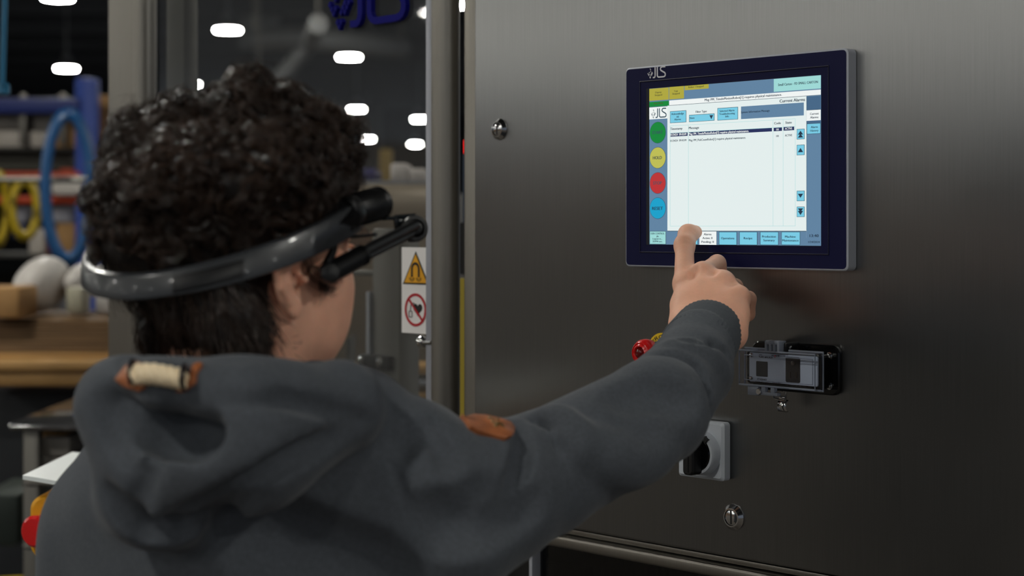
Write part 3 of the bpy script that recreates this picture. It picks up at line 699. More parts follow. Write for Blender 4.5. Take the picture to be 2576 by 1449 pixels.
def sign():
    t = machine('warning_sign', 'white safety sign with yellow magnet triangle above red no-pacemaker circle', 'sign')
    w = .012-.020; x0, x1 = ms(1000, .0), ms(1073, .0)
    zt, zb = mz(1000, 622), mz(1000, 837); y = .008
    MB().box((x0, y, zb), (x1, y+.0015, zt)).build('plate', white_m, t)
    cx = (ms(1003)+ms(1069))/2; hw = (ms(1069)-ms(1003))/2; a, b = mz(1036, 716), mz(1036, 632)
    def tr(k, y, m, name):
        cz = a+(b-a)*.36; q = MB(); q.poly([(cx+(px-cx)*k, cz+(pz-cz)*k) for px, pz in ((cx-hw, a), (cx+hw, a), (cx, b))], y-.0004, y); q.build(name, m, t, smooth=False)
    tr(1, y, blk_ink, 'triangle_border'); tr(.86, y-.0005, yel, 'triangle')
    mz0 = a+(b-a)*.22; q = MB(); u = hw*.26
    pts = [(-u, 0), (-u, u*1.6)]+[(u*math.cos(math.radians(180-k*22.5)), u*1.6+u*math.sin(math.radians(180-k*22.5))) for k in range(1, 8)]+[(u, u*1.6), (u, 0)]
    L, R = ribbon(pts, hw*.13)
    for i in range(len(L)-1): q.poly([(cx+L[i][0], mz0+L[i][1]), (cx+L[i+1][0], mz0+L[i+1][1]), (cx+R[i+1][0], mz0+R[i+1][1]), (cx+R[i][0], mz0+R[i][1])], y-.0013, y-.001)
    for sx in (-1, 1):
        for r_ in (.12, .2): 
            L, R = ribbon([(sx*u+hw*r_*math.cos(math.radians(k)), -hw*.0+hw*r_*math.sin(math.radians(k))) for k in range(190, 351, 40)], hw*.03)
            for i in range(len(L)-1): q.poly([(cx+L[i][0], mz0+L[i][1]), (cx+L[i+1][0], mz0+L[i+1][1]), (cx+R[i+1][0], mz0+R[i+1][1]), (cx+R[i][0], mz0+R[i][1])], y-.0013, y-.001)
    q.build('magnet_symbol', blk_ink, t, smooth=False)
    cz = mz(1038, 780); Rr = (822-738)/2*2.47/F
    # heart with device
    q = MB(); hx = cx+Rr*.18; hz = cz+Rr*.05; s = Rr*.42
    q.poly([(hx+s*.0625*16*math.sin(th)**3, hz+s*.0625*(13*math.cos(th)-5*math.cos(2*th)-2*math.cos(3*th)-math.cos(4*th))) for th in np.linspace(2*math.pi, 0, 40, endpoint=False)], y-.0006, y)
    for (ax, az, bx, bz) in ((-.62, -.1, -.62, -.45), (-.62, -.45, -.35, -.45), (-.35, -.45, -.35, -.1), (-.35, -.1, -.62, -.1), (-.5, -.1, -.45, .3), (-.45, .3, -.2, .4), (-.2, .4, 0, .25)):
        L, R = ribbon([(cx+ax*Rr, cz+az*Rr), (cx+bx*Rr, cz+bz*Rr)], Rr*.05); q.poly([tuple(L[0]), tuple(L[1]), tuple(R[1]), tuple(R[0])], y-.0006, y)
    q.build('heart_symbol', blk_ink, t, smooth=False)
    q = MB(); n = 48
    for k in range(n):
        a0, a1 = 2*math.pi*k/n, 2*math.pi*(k+1)/n
        q.poly([(cx+Rr*r_*math.cos(a_), cz+Rr*r_*math.sin(a_)) for r_, a_ in ((.84, a0), (.84, a1), (1, a1), (1, a0))], y-.0012, y-.0008)
    L, R = ribbon([(cx-Rr*.65, cz+Rr*.65), (cx+Rr*.65, cz-Rr*.65)], Rr*.14); q.poly([tuple(L[0]), tuple(L[1]), tuple(R[1]), tuple(R[0])], y-.0012, y-.0008)
    q.build('prohibition_ring', red_ink, t, smooth=False)
sign()
# ------------------------------------------------------------------ the person
HC = P(630, 632, 1.55)                                     # middle of the head
AL = math.radians(46); HF = np.array([math.cos(AL), math.sin(AL), 0]); HL = np.array([-math.sin(AL), math.cos(AL), 0])
def hw(v):                                                 # head space (forward, left, up) -> hall
    v = np.atleast_2d(v); return HC+v[:, :1]*HF+v[:, 1:2]*HL+v[:, 2:3]*np.array([0, 0, 1.])
person = empty('person', (-.22, 1.60, 0), 0, 'person with dark curly hair in a charcoal hooded sweatshirt, seen from behind, touching the screen', 'person')
PO = np.array([-.22, 1.60, 0])
def child(name, V, Fc, m, parent=person, **kw):
    off = PO if parent is person else PO
    o = rawmesh(name, np.asarray(V)-off, Fc, m, parent); return tag(o, **kw)

def head_field():
    f = Field((-.15, -.11, -.26), (.14, .11, .14), .0024)
    f.ell((-.012, 0, .026), (.098, .076, .080), .01)
    f.ell((.022, 0, -.028), (.068, .061, .080), .03)
    for s in (-1, 1):
        f.cap((-.012, s*.056, -.055), (.055, s*.024, -.102), .016, .014, .025)
        f.ell((.052, s*.046, -.028), (.022, .018, .018), .025); f.ell((.044, s*.042, -.062), (.030, .022, .032), .03)
        f.cap((.078, s*.012, .016), (.070, s*.044, .016), .010, .009, .012)
    f.ell((.066, 0, -.104), (.020, .022, .015), .02)
    f.cap((.088, 0, .004), (.108, 0, -.034), .007, .011, .012)
    for s in (-1, 1):
        f.ell((.098, s*.011, -.039), (.010, .008, .007), .006)
        f.ell((.100, s*.033, .000), (.020, .017, .011), .012, sub=True)
        f.ell((.074, s*.033, -.001), (.0125, .0125, .0125), .003)
        f.ell((.086, s*.033, .004), (.004, .013, .003), .004)
    f.ell((.089, 0, -.062), (.008, .022, .005), .005); f.ell((.088, 0, -.072), (.008, .019, .0055), .005)
    f.cap((-.018, 0, -.06), (-.035, 0, -.25), .056, .064, .03)
    f.cap((-.02, -.05, -.05), (-.0, -.028, -.24), .016, .014, .03)
    # ears
    for s in (-1, 1):
        a = math.radians(28)*s; ax = [(math.cos(a), math.sin(a)*-1*-1, 0)]
        # ear plane leans out at the back
        u = np.array([-math.cos(math.radians(12)), s*math.sin(math.radians(12)), 0]); n = np.array([-u[1]*s, u[0]*s, 0]); n = n*np.sign(n[1]*s)
        c0 = np.array([-.020, s*.081, -.022]); up = np.array([-.16, 0, 1.]); up /= np.linalg.norm(up); u = u-up*(u@up); u /= np.linalg.norm(u); n = np.cross(up, u); n *= np.sign(n[1]*s)
        q = lambda x, y, z=0: c0+u*x*1.15+up*y*1.06+n*(z+.002)
        f.ell(q(.004, .002), (.018, .031, .0060), .006, rot=[u, up, n])
        f.ell(q(-.003, -.004, .006), (.0085, .014, .011), .003, sub=True, rot=[u, up, n])
        f.ell(q(.004, .014, .006), (.009, .010, .006), .004, sub=True, rot=[u, up, n])
        rim = [q(-.010, .014, .004), q(-.006, .026, .004), q(.005, .033, .004), q(.016, .027, .005), q(.020, .012, .006), q(.017, -.005, .005), q(.010, -.018, .004)]
        f.chain(rim, .0034, .003)
        f.chain([q(-.001, .012, .003), q(.008, .008, .004), q(.009, -.004, .004), q(.003, -.013, .003)], .0028, .003)
        f.ell(q(.002, -.025, .002), (.0085, .010, .0045), .005, rot=[u, up, n])
        f.ell(q(-.010, -.004, .004), (.004, .006, .004), .003)
    return f
hf = head_field(); HV, HFc = hf.mesh(); HVw = hw(HV)

def hand_field():
    f = Field((.13, 1.80, 1.36), (.31, 2.09, 1.585), .0013)
    Wl, Wr = P(1733, 822, 1.925), P(1835, 838, 1.915)
    I, M, R, K = P(1722, 714, 1.985), P(1768, 690, 1.985), P(1818, 712, 1.966), P(1858, 748, 1.943)
    for a, b, r0, r1 in ((Wl, I, .0175, .0125), (Wl*.6+Wr*.4, M, .018, .0128), (Wl*.3+Wr*.7, R, .018, .012), (Wr, K, .0185, .0115)): f.cap(a, b, r0, r1, .014)
    pc = (I+R+Wl+Wr)/4+np.array([.006, .012, 0]); f.ell(pc, (.03, .016, .03), .015)
    f.cap(Wl, Wr, .019, .018, .012); f.cap(M, R, .0112, .0108, .010); f.cap(R, K, .0108, .0104, .010); f.cap((M+Wr)/2, (R+Wr)/2, .0165, .0165, .012); f.cap((R+Wr)/2, (K+Wr)/2, .0165, .0155, .012)
    # forearm inside the sleeve
    e = P(1655, 1050, 1.70); w = (Wl+Wr)/2
    f.cap(w+np.array([-.012, 0, 0]), w+(e-w)*.42+np.array([-.01, 0, 0]), .021, .026, .012); f.cap(w+np.array([.012, 0, 0]), w+(e-w)*.42+np.array([.01, 0, 0]), .021, .026, .012)
    # index finger touching the glass
    p1, p2, p3 = P(1722, 616, 2.030), P(1731, 589, 2.048), P(1749, 584, 2.0600)
    f.chain([I, p1], [.0125, .0108], .008); f.chain([p1, p2], [.0108, .0102], .010); f.chain([p2, p3], [.0102, .0085], .010)
    # middle, ring, little: curled into the palm
    for base, A, B, C, r in ((M, P(1804, 663, 2.014), P(1812, 700, 2.018), P(1800, 730, 2.0), .0106), (R, P(1848, 722, 1.996), P(1850, 760, 1.998), P(1832, 778, 1.985), .0100), (K, P(1883, 752, 1.962), P(1882, 790, 1.968), P(1866, 806, 1.958), .0090)):
        f.chain([base, A], [r*1.12, r], .007); f.chain([A, B], [r, r*.9], .003); f.chain([B, C], [r*.88, r*.75], .003)
    # thumb folded across below the index finger
    f.chain([Wl+np.array([-.004, .004, .004]), P(1716, 770, 1.965)], [.0165, .0135], .010); f.chain([P(1716, 770, 1.965), P(1752, 745, 2.003), P(1800, 752, 2.018)], [.0125, .011, .009], .004)
    # knuckles and tendons
    for p, r in ((M, .0098), (R, .0092), (K, .0088), (I, .0098)): f.ell(p+np.array([0, -.0045, .003]), (r, r, r), .006)
    for a, b in ((Wl*.55+Wr*.45, M), (Wl*.4+Wr*.6, R), (Wl*.75+Wr*.25, I)): f.cap(a*.5+b*.5+np.array([0, -.0135, .0]), b+np.array([0, -.0105, 0]), .0028, .0035, .006)
    for y, x0, x1 in ((606, 1704, 1738), (613, 1704, 1739), (600, 1706, 1737)): f.fold([(x0, y), ((x0+x1)/2, y-3), (x1, y+2)], .0012, .0004, True, .002, 3)
    for (a, b) in (((1741, 700), (1750, 670)), ((1792, 690), (1800, 676)), ((1838, 715), (1846, 705))): f.fold([a, b], .004, .0022, True, .005, 4)
    f.smooth(2)
    return f
hnd = hand_field(); V2, F2 = hnd.mesh()
def body_mesh():                                            # head and hand are joined by the arm inside the sleeve
    pts = [np.array([-.275, 1.53, 1.37]), np.array([-.2, 1.55, 1.33]), P(1100, 1310, 1.555), P(1360, 1200, 1.63), P(1648, 1040, 1.71), P(1700, 980, 1.785), P(1735, 915, 1.835)]
    rs = [.045, .045, .042, .034, .030, .029, .027]; n = 16; A = []
    for i, p in enumerate(pts):
        t = pts[min(i+1, 6)]-pts[max(i-1, 0)]; t /= np.linalg.norm(t); u = np.cross(t, [0, 0, 1.]); u /= np.linalg.norm(u); v = np.cross(u, t)
        A += [p+(u*math.cos(2*math.pi*k/n)+v*math.sin(2*math.pi*k/n))*rs[i] for k in range(n)]
    A = np.array(A); V = np.concatenate([HVw, V2, A]); b = len(HVw)+len(V2); Q = [HFc, F2+len(HVw)]; q = []
    for i in range(6):
        for k in range(n): q.append((b+i*n+k, b+i*n+(k+1) % n, b+(i+1)*n+(k+1) % n, b+(i+1)*n+k))
    for ring, lo, hi in ((0, 0, len(HVw)), (6, len(HVw), b)):
        near = [lo+int(((V[lo:hi]-A[ring*n+k])**2).sum(1).argmin()) for k in range(n)]
        for k in range(n):
            k2 = (k+1) % n
            if near[k] != near[k2]: q.append((b+ring*n+k, b+ring*n+k2, near[k2], near[k]))
    return V, np.concatenate(Q+[np.array(q)])
BV, BF = body_mesh(); child('body', BV, BF, skin)

# eyes
for s in (-1, 1):
    c = hw((.0755, s*.033, -.001))[0]-PO
    e = MB(); e.lathe(c-HF*.0128, HF, [(0, .001), (.003, .0085), (.0128, .0129), (.021, .0095), (.0245, .0055), (.0256, .0005)], 20); e.build('eye', mat('eye_white', 'd8d4cc', .15), person)

# hooded sweatshirt
def hoodie():
    f = Field((-.62, 1.24, .84), (.30, 1.98, 1.50), .0042)
    shR, el = P(1100, 1300, 1.535), P(1648, 1036, 1.70); wr = P(1783, 832, 1.92)
    shL = P(334, 1356, 1.66)
    tc = np.array([-.235, 1.585, 0])
    # trunk
    f.cap(tc+[0, .0, 1.30], tc+[.02, .02, .90], .120, .150, .04)
    f.cap(tc+[-.06, .03, 1.27], tc+[-.05, .03, .92], .11, .13, .05)
    f.cap(tc+[.07, -.02, 1.25], tc+[.09, .0, .92], .115, .13, .05)
    f.cap(shL, tc+[-.02, -.01, 1.30], .078, .11, .05)
    f.cap(shR+[-.02, 0, 0], tc+[.02, -.02, 1.28], .082, .115, .05)
    f.cap(P(640, 1075, 1.53), P(1010, 1165, 1.53), .062, .052, .06)          # trapezius
    f.cap(P(560, 1060, 1.56), shL+[0, 0, .01], .07, .062, .06)
    # left arm hanging
    f.cap(shL, np.array([-.448, 1.68, 1.02]), .078, .062, .03); f.cap((-.455, 1.68, 1.02), (-.36, 1.78, .93), .06, .05, .03)
    # right arm reaching
    f.chain([shR, P(1228, 1243, 1.57), P(1352, 1196, 1.61), el], [.084, .068, .0580, .0522], .010)
    f.chain([el, el*.45+wr*.55+np.array([.004, 0, -.006]), el*.2+wr*.8], [.0520, .0445, .0405], .010)
    # hood: collar ring and the bag hanging down the back
    ring = [P(*q) for q in ((305, 1000, 1.440), (420, 1000, 1.395), (580, 1002, 1.385), (740, 1004, 1.41), (850, 1005, 1.46), (925, 1025, 1.53), (880, 995, 1.61), (760, 985, 1.66), (560, 980, 1.66), (400, 985, 1.60), (320, 1000, 1.52), (305, 1000, 1.44))]
    f.chain(ring, [.023, .024, .022, .024, .026, .026, .026, .024, .022, .022, .022, .023], .018)
    f.cap(P(862, 975, 1.52), P(960, 1035, 1.54), .022, .018, .02)
    for a, b, r0, r1 in (((310, 1030, 1.44), (400, 1225, 1.425), .034, .046), ((400, 1225, 1.425), (640, 1110, 1.40), .046, .052), ((640, 1110, 1.40), (860, 1030, 1.45), .050, .032), ((330, 1030, 1.42), (620, 1050, 1.385), .036, .042), ((430, 1130, 1.40), (560, 1130, 1.385), .048, .048)):
        f.cap(P(*a), P(*b), r0, r1, .03)
    f.cap(P(325, 1100, 1.50), P(330, 1230, 1.50), .026, .03, .03)
    # folds of the hood
    f.fold([(262, 1010), (330, 1048), (420, 1075), (520, 1090)], .018, .026, True, .010)
    f.fold([(420, 1078), (480, 1092), (530, 1092)], .020, .018, True, .012)
    f.fold([(300, 1000), (420, 1003), (560, 990), (720, 1000), (860, 1040), (930, 1062)], .007, .010, True, .006)
    f.fold([(420, 1322), (520, 1280), (640, 1215), (760, 1145), (880, 1085)], .010, .018, True, .006)
    f.fold([(262, 1235), (300, 1290), (370, 1345), (470, 1350), (560, 1315), (650, 1250)], .012, .020, True, .007)
    f.fold([(262, 1080), (300, 1130), (322, 1170)], .009, .009, True, .008)
    f.fold([(390, 1160), (356, 1210), (348, 1270)], .006, .004, True, .012)
    f.fold([(345, 980), (520, 995), (650, 990)], .012, .005, False, .015)
    # shoulder and sleeve
    f.fold([(985, 1060), (980, 1140), (1010, 1230), (1050, 1320), (1100, 1449)], .004, .004, True, .003)
    f.fold([(1030, 1060), (1020, 1110), (1015, 1150)], .007, .010, True, .006)
    f.fold([(1075, 1060), (1060, 1090), (1052, 1120)], .006, .006, True, .008)
    f.fold([(1345, 1050), (1385, 1060), (1408, 1090), (1412, 1130)], .008, .015, True, .005)
    f.fold([(1300, 1060), (1322, 1110), (1312, 1170), (1285, 1240)], .009, .014, True, .006)
    f.fold([(1375, 1048), (1420, 1050), (1448, 1085), (1452, 1130)], .012, .007, False, .010)
    f.fold([(1060, 1300), (1150, 1285), (1250, 1240)], .012, .004, True, .02)
    f.fold([(1560, 1010), (1640, 985), (1730, 1010)], .012, .004, True, .02)
    f.fold([(1110, 1350), (1240, 1330), (1340, 1270)], .014, .006, True, .02)
    f.fold([(620, 1330), (800, 1400), (960, 1449)], .02, .006, True, .03)
    f.fold([(1085, 1075), (1120, 1130), (1130, 1180)], .008, .006, True, .010)
    f.fold([(1640, 885), (1700, 888), (1755, 915), (1785, 975), (1795, 1040)], .008, .014, True, .005)
    f.fold([(1690, 862), (1760, 872), (1810, 910), (1830, 950)], .010, .005, False, .010)
    f.fold([(1700, 845), (1770, 850), (1830, 885), (1850, 925)], .006, .008, True, .004)
    f.fold([(1480, 1120), (1600, 1180), (1680, 1150)], .016, .003, False, .02)
    # opening at the neck and a hollow for wrist
    f.cap(P(600, 930, 1.54), hw((-.03, 0, -.10))[0], .060, .075, .012, sub=True)
    ax = (wr-el)/np.linalg.norm(wr-el); 
    V, Q = f.mesh()
    o = child('sweatshirt', V, Q, hood_m)
    sm = o.modifiers.new('smooth', 'SMOOTH'); sm.iterations = 1; sm.factor = .5
    # ribbed cuff
    c = MB(); n = 96; c0 = el*.27+wr*.73; c1 = wr+ax*.004; rings = []
    u = np.cross(ax, [0, 0, 1.]); u /= np.linalg.norm(u); v = np.cross(u, ax)
    for t, r in ((0, .036), (.08, .0405), (.25, .0400), (.5, .0392), (.75, .0385), (.92, .0378), (1, .0362), (.98, .0335), (.8, .0330), (.5, .034)):
        rings.append([c.bm.verts.new(Vector(c0+(c1-c0)*t+(u*math.cos(2*math.pi*k/n)*1.03+v*math.sin(2*math.pi*k/n)*.98)*(r+.00035*math.cos(k*math.pi))-PO)) for k in range(n)])
    c._loft(rings, False); c.build('cuff', cuff_m, person, angle=80)
    # leather patch with metal emblem on the sleeve
    def on(px, lift):
        out = []
        for x, y in px:
            h = f.hit(x, y)
            while h is None: y += 4; h = f.hit(x, y)
            out.append(h[0]+h[1]*lift-PO)
        return out
    def patch(poly, name, m, th=.0022, par=person):
        cx = sum(p[0] for p in poly)/len(poly); cy = sum(p[1] for p in poly)/len(poly); q = MB()
        dense = []
        for (x0, y0), (x1, y1) in zip(poly, poly[1:]+poly[:1]): dense += [(x0+(x1-x0)*k/4, y0+(y1-y0)*k/4) for k in range(4)]
        rings = [on([(cx+(x-cx)*k, cy+(y-cy)*k) for x, y in dense], l) for k, l in ((1, -.001), (1, th), (.93, th+.0005), (.5, th+.0008), (.05, th+.0008))]
        q._loft([[q.bm.verts.new(Vector(v)) for v in r] for r in rings], True); return q.build(name, m, par, angle=50)
    pt = patch([(1157, 1040), (1205, 1047), (1278, 1066), (1290, 1080), (1284, 1101), (1268, 1108), (1200, 1092), (1180, 1080)], 'leather_patch', leather, .0035)
    e = MB()
    for x, y in ((1232, 1062), (1240, 1072), (1250, 1066), (1258, 1076), (1247, 1080), (1262, 1083), (1238, 1066), (1252, 1074)):
        h = f.hit(x, y); e.lathe(Vector(h[0]+h[1]*.0025-PO), Vector(h[1]), [(0, .0026), (.0018, .0024), (.0028, .001)], 10)
    e.build('emblem', brass, pt)
    # toggle: two leather diamonds with a twisted cream rope between them
    a = patch([(293, 955), (318, 925), (342, 911), (368, 922), (352, 935), (352, 962), (372, 972), (352, 984), (320, 972)], 'leather_tab', leather)
    b = patch([(500, 916), (510, 920), (497, 938), (492, 965), (462, 987), (443, 985), (468, 965), (480, 940), (486, 922)], 'leather_tab', leather)
    r = MB()
    pa = [f.hit(x, y) for x, y in ((338, 940), (365, 938), (390, 938), (415, 942), (440, 946), (468, 952))]
    for j in range(3):
        pts = []
        for k in range(41):
            t = k/40*5; i = min(4, int(t)); fr = t-i; p = pa[i][0]*(1-fr)+pa[i+1][0]*fr+np.array([0, -.009, 0]); a_ = k/40*math.pi*2*2.1+j*2.094
            pts.append(p+np.array([0, math.cos(a_), math.sin(a_)])*.0046-PO)
        r.tube(pts, .0043, 8)
    r.build('toggle_rope', rope_m, person, angle=80)
    for i in (0, 5):
        r = MB(); p = pa[i][0]+np.array([0, -.008, .002])-PO; r.lathe(p, (1, 0, .0), [(-.002, .0095), (-.001, .011), (.001, .011), (.002, .0095), (.0015, .008), (-.0015, .008), (-.002, .0095)], 24, caps=False)
        r.build('eyelet', mat('dark_eyelet', '2a262c', .3, .8), person)
    return f
hoodF = hoodie()

def lower_body():
    f = Field((-.46, 1.42, -.01), (.02, 1.82, .98), .009)
    for s in (-1, 1):
        h = np.array([-.2+s*.09, 1.60-s*.03, .92]); kn = np.array([-.2+s*.10, 1.62, .50]); an = np.array([-.2+s*.11, 1.60, .06])
        f.cap(h, kn, .095, .068, .03); f.cap(kn, an, .066, .052, .02)
    f.ell((-.2, 1.60, .93), (.17, .12, .10), .04); V, Q = f.mesh(); child('trousers', V, Q, mat('dark_trousers', '20242c', .9))
    for s in (-1, 1):
        f = Field((-.46, 1.4, -.002), (.06, 1.9, .14), .006); a = np.array([-.2+s*.11, 1.57, .045])
        f.cap(a, a+np.array([.06, .16, -.008]), .042, .038, .02); f.cap(a, a+[0, .02, .05], .042, .04, .02)
        f.f[:, :, :] = np.maximum(f.f, (.006-f.ax[2])[None, None, :]); V, Q = f.mesh(); child('shoe', V, Q, mat('dark_shoe', '181818', .6))
lower_body()

# hair: a dense lumpy mass plus thousands of curled strands
hair_m = mat('dark_brown_hair', '120d0b', .38, bump=.6, bscale=160, var=.4, vscale=60, spec=.5, stretch=(1, 1, .6))
strand_m = mat('hair_strand', '33251c', .28, var=.5, vscale=25, spec=.6)
def hair():
    f = Field((-.20, -.15, -.15), (.15, .15, .19), .0032)
    f.ell((-.020, 0, .038), (.104, .088, .070), .01)
    f.ell((-.050, 0, .030), (.080, .080, .070), .02)
    f.ell((-.038, 0, -.036), (.062, .062, .062), .02)
    f.ell((.035, 0, .075), (.055, .066, .040), .02)
    def hp(x, y, Y):                                       # a pixel at a depth -> head space
        v = P(x, y, Y)-HC; return np.array([v@HF, v@HL, v[2]])
    rs = np.random.RandomState(3)
    for x, y, Y, r in ((372, 450, 1.52, .029), (350, 510, 1.50, .028), (345, 590, 1.50, .024), (400, 420, 1.53, .027), (480, 405, 1.52, .026), (590, 398, 1.52, .024), (670, 380, 1.53, .025), (735, 378, 1.56, .026),
                       (770, 410, 1.58, .024), (786, 450, 1.58, .021), (785, 490, 1.585, .018), (500, 440, 1.45, .03), (650, 430, 1.46, .03), (735, 470, 1.50, .026), (350, 660, 1.49, .024), (366, 378, 1.53, .026), (440, 356, 1.53, .026), (705, 338, 1.55, .024), (772, 336, 1.57, .024)):
        f.ell(hp(x, y, Y), (r, r, r), .03)
    for _ in range(170):
        th = rs.uniform(-math.pi, math.pi); ph = rs.uniform(-.05, 1.45); d = np.array([math.cos(th)*math.cos(ph), math.sin(th)*math.cos(ph), math.sin(ph)])
        t_ = 0.                                            # walk out to the surface, sit a lump on it
        p0 = np.array([-.020, 0, .050])
        for _k in range(40):
            if f.at(p0+d*t_) > -.004: break
            t_ += .005
        r = rs.uniform(.008, .015); f.ell(p0+d*(t_-.002), (r, r, r*.9), .008)
    f.ell((-.052, -.052, -.062), (.030, .024, .040), .02); f.ell((-.052, .052, -.062), (.030, .024, .040), .02)
    # free the face and the ears
    f.ell((.105, 0, -.040), (.075, .115, .088), .012, sub=True)
    f.ell((.040, -.080, -.070), (.045, .05, .062), .010, sub=True); f.ell((.040, .080, -.070), (.045, .05, .062), .010, sub=True)
    for s in (-1, 1): f.ell((-.016, s*.096, -.022), (.026, .028, .040), .006, sub=True)
    f.cap((-.01, 0, -.115), (.02, 0, -.19), .06, .08, .01, sub=True)
    for k in range(0, 72):                                 # the headband presses a channel into it
        a1, a2 = math.radians(k*5), math.radians(k*5+5); q1, q2 = [np.array([-.0152+.140*math.cos(a), -.0016-.1057*math.sin(a), .0243+.3546*.140*math.cos(a)-.1214*.1057*math.sin(a)]) for a in (a1, a2)]
        f.cap(q1, q2, .013, .013, .006, sub=True)
    V, Q = f.mesh(); o = child('hair', hw(V), Q, hair_m)
    # strands
    tri = V[Q]; c = tri.mean(1); nrm = np.cross(tri[:, 2]-tri[:, 0], tri[:, 3]-tri[:, 1]); nrm /= np.linalg.norm(nrm, axis=1)[:, None]+1e-9
    cen = np.array([-.02, 0, .02]); flip = ((c-cen)*nrm).sum(1) < 0; nrm[flip] *= -1
    zb = .0243+(c[:, 0]+.0152)*.3546+c[:, 1]*.1214                                # band height at that place
    up = np.where((c[:, 2] > zb+.014))[0]; lo = np.where((c[:, 2] < zb-.004) & (c[:, 0] < .0) & (nrm[:, 2] < .6))[0]
    Vs = []; Fs = []; base = 0
    def strand(P3, r):
        nonlocal base
        m = len(P3); t = np.gradient(P3, axis=0); t /= np.linalg.norm(t, axis=1)[:, None]+1e-9
        a = np.cross(t, [.3, .5, .81]); a /= np.linalg.norm(a, axis=1)[:, None]+1e-9; b = np.cross(t, a)
        rr = r*np.linspace(1, .35, m)[:, None]
        R = np.stack([P3+a*rr, P3+(-.5*a+.866*b)*rr, P3+(-.5*a-.866*b)*rr], 1).reshape(-1, 3)
        i = np.arange(m-1)*3+base; q = []
        for k in range(3): q.append(np.stack([i+k, i+(k+1) % 3, i+3+(k+1) % 3, i+3+k], 1))
        Vs.append(R); Fs.append(np.concatenate(q)); base += len(R)
    def lock(p, n, L, cr, turns, ns, m, sag, spread, r, lie):
        g = rs.normal(size=3); tan = g-n*(g@n); tan /= np.linalg.norm(tan)+1e-9
        d = n*(1-lie)+tan*lie; d /= np.linalg.norm(d); u = np.cross(d, rs.normal(size=3)); u /= np.linalg.norm(u); v = np.cross(d, u)
        ph0 = rs.uniform(0, 6.28); t = np.linspace(0, 1, m)
        for _ in range(ns):
            off = rs.normal(size=3)*spread; dp = rs.normal()*.16; k = rs.uniform(.8, 1.15); cr2 = cr*rs.uniform(.8, 1.2)
            ph = ph0+dp+t*turns*2*math.pi*k; env = np.minimum(1, t*4)[:, None]
            Q3 = p+off-n*.004+d*(t*L*k)[:, None]+(u*np.cos(ph)[:, None]+v*np.sin(ph)[:, None])*cr2*env
            Q3 = Q3+rs.normal(size=3)*.002*t[:, None]; Q3[:, 2] -= sag*t**2
            strand(Q3, r)
    for i in rs.choice(up, 1500):
        top = max(0, c[i][2]/.14); lock(c[i], nrm[i], rs.uniform(.004, .012), rs.uniform(.007, .013), rs.uniform(.8, 1.4), 12, 16, .004, .0009, .00045, rs.uniform(.3, .95))
    for i in rs.choice(up, 260):
        lock(c[i], nrm[i], rs.uniform(.014, .028), rs.uniform(.005, .010), rs.uniform(.6, 1.4), 3, 16, .002, .002, .00026, rs.uniform(0, .7))
    for i in rs.choice(lo, 520):                           # smoother hair over the nape
        p = c[i]; n = nrm[i]; dn = np.array([.6, 0, -1.]); dn = dn-n*(dn@n); dn /= np.linalg.norm(dn)
        for _ in range(8):
            L = rs.uniform(.018, .042); t = np.linspace(0, 1, 8)[:, None]; off = rs.normal(size=3)*.002; sw = rs.normal(size=3)*.004
            strand(p+off-n*.003+dn*t*L+n*(.006*np.sin(t*2.2))+sw*t**2, .00045)
    # curl in front of and behind the ear, nape wisps
    for (p, n) in (((.022, -.078, -.015), (0, -1, 0)), ((.026, -.076, -.03), (0, -1, 0)), ((-.048, -.075, -.06), (.2, -1, 0)), ((-.045, -.074, -.075), (.3, -1, 0)), ((-.04, -.070, -.085), (.4, -1, 0))):
        for _ in range(4): lock(np.array(p)+rs.normal(size=3)*.003, np.array(n, float), .004, .008, .8, 7, 14, .010, .0012, .0004, .6)
    st = child('curls', hw(np.concatenate(Vs)), np.concatenate(Fs), strand_m, kind='stuff')
    return f
hair()

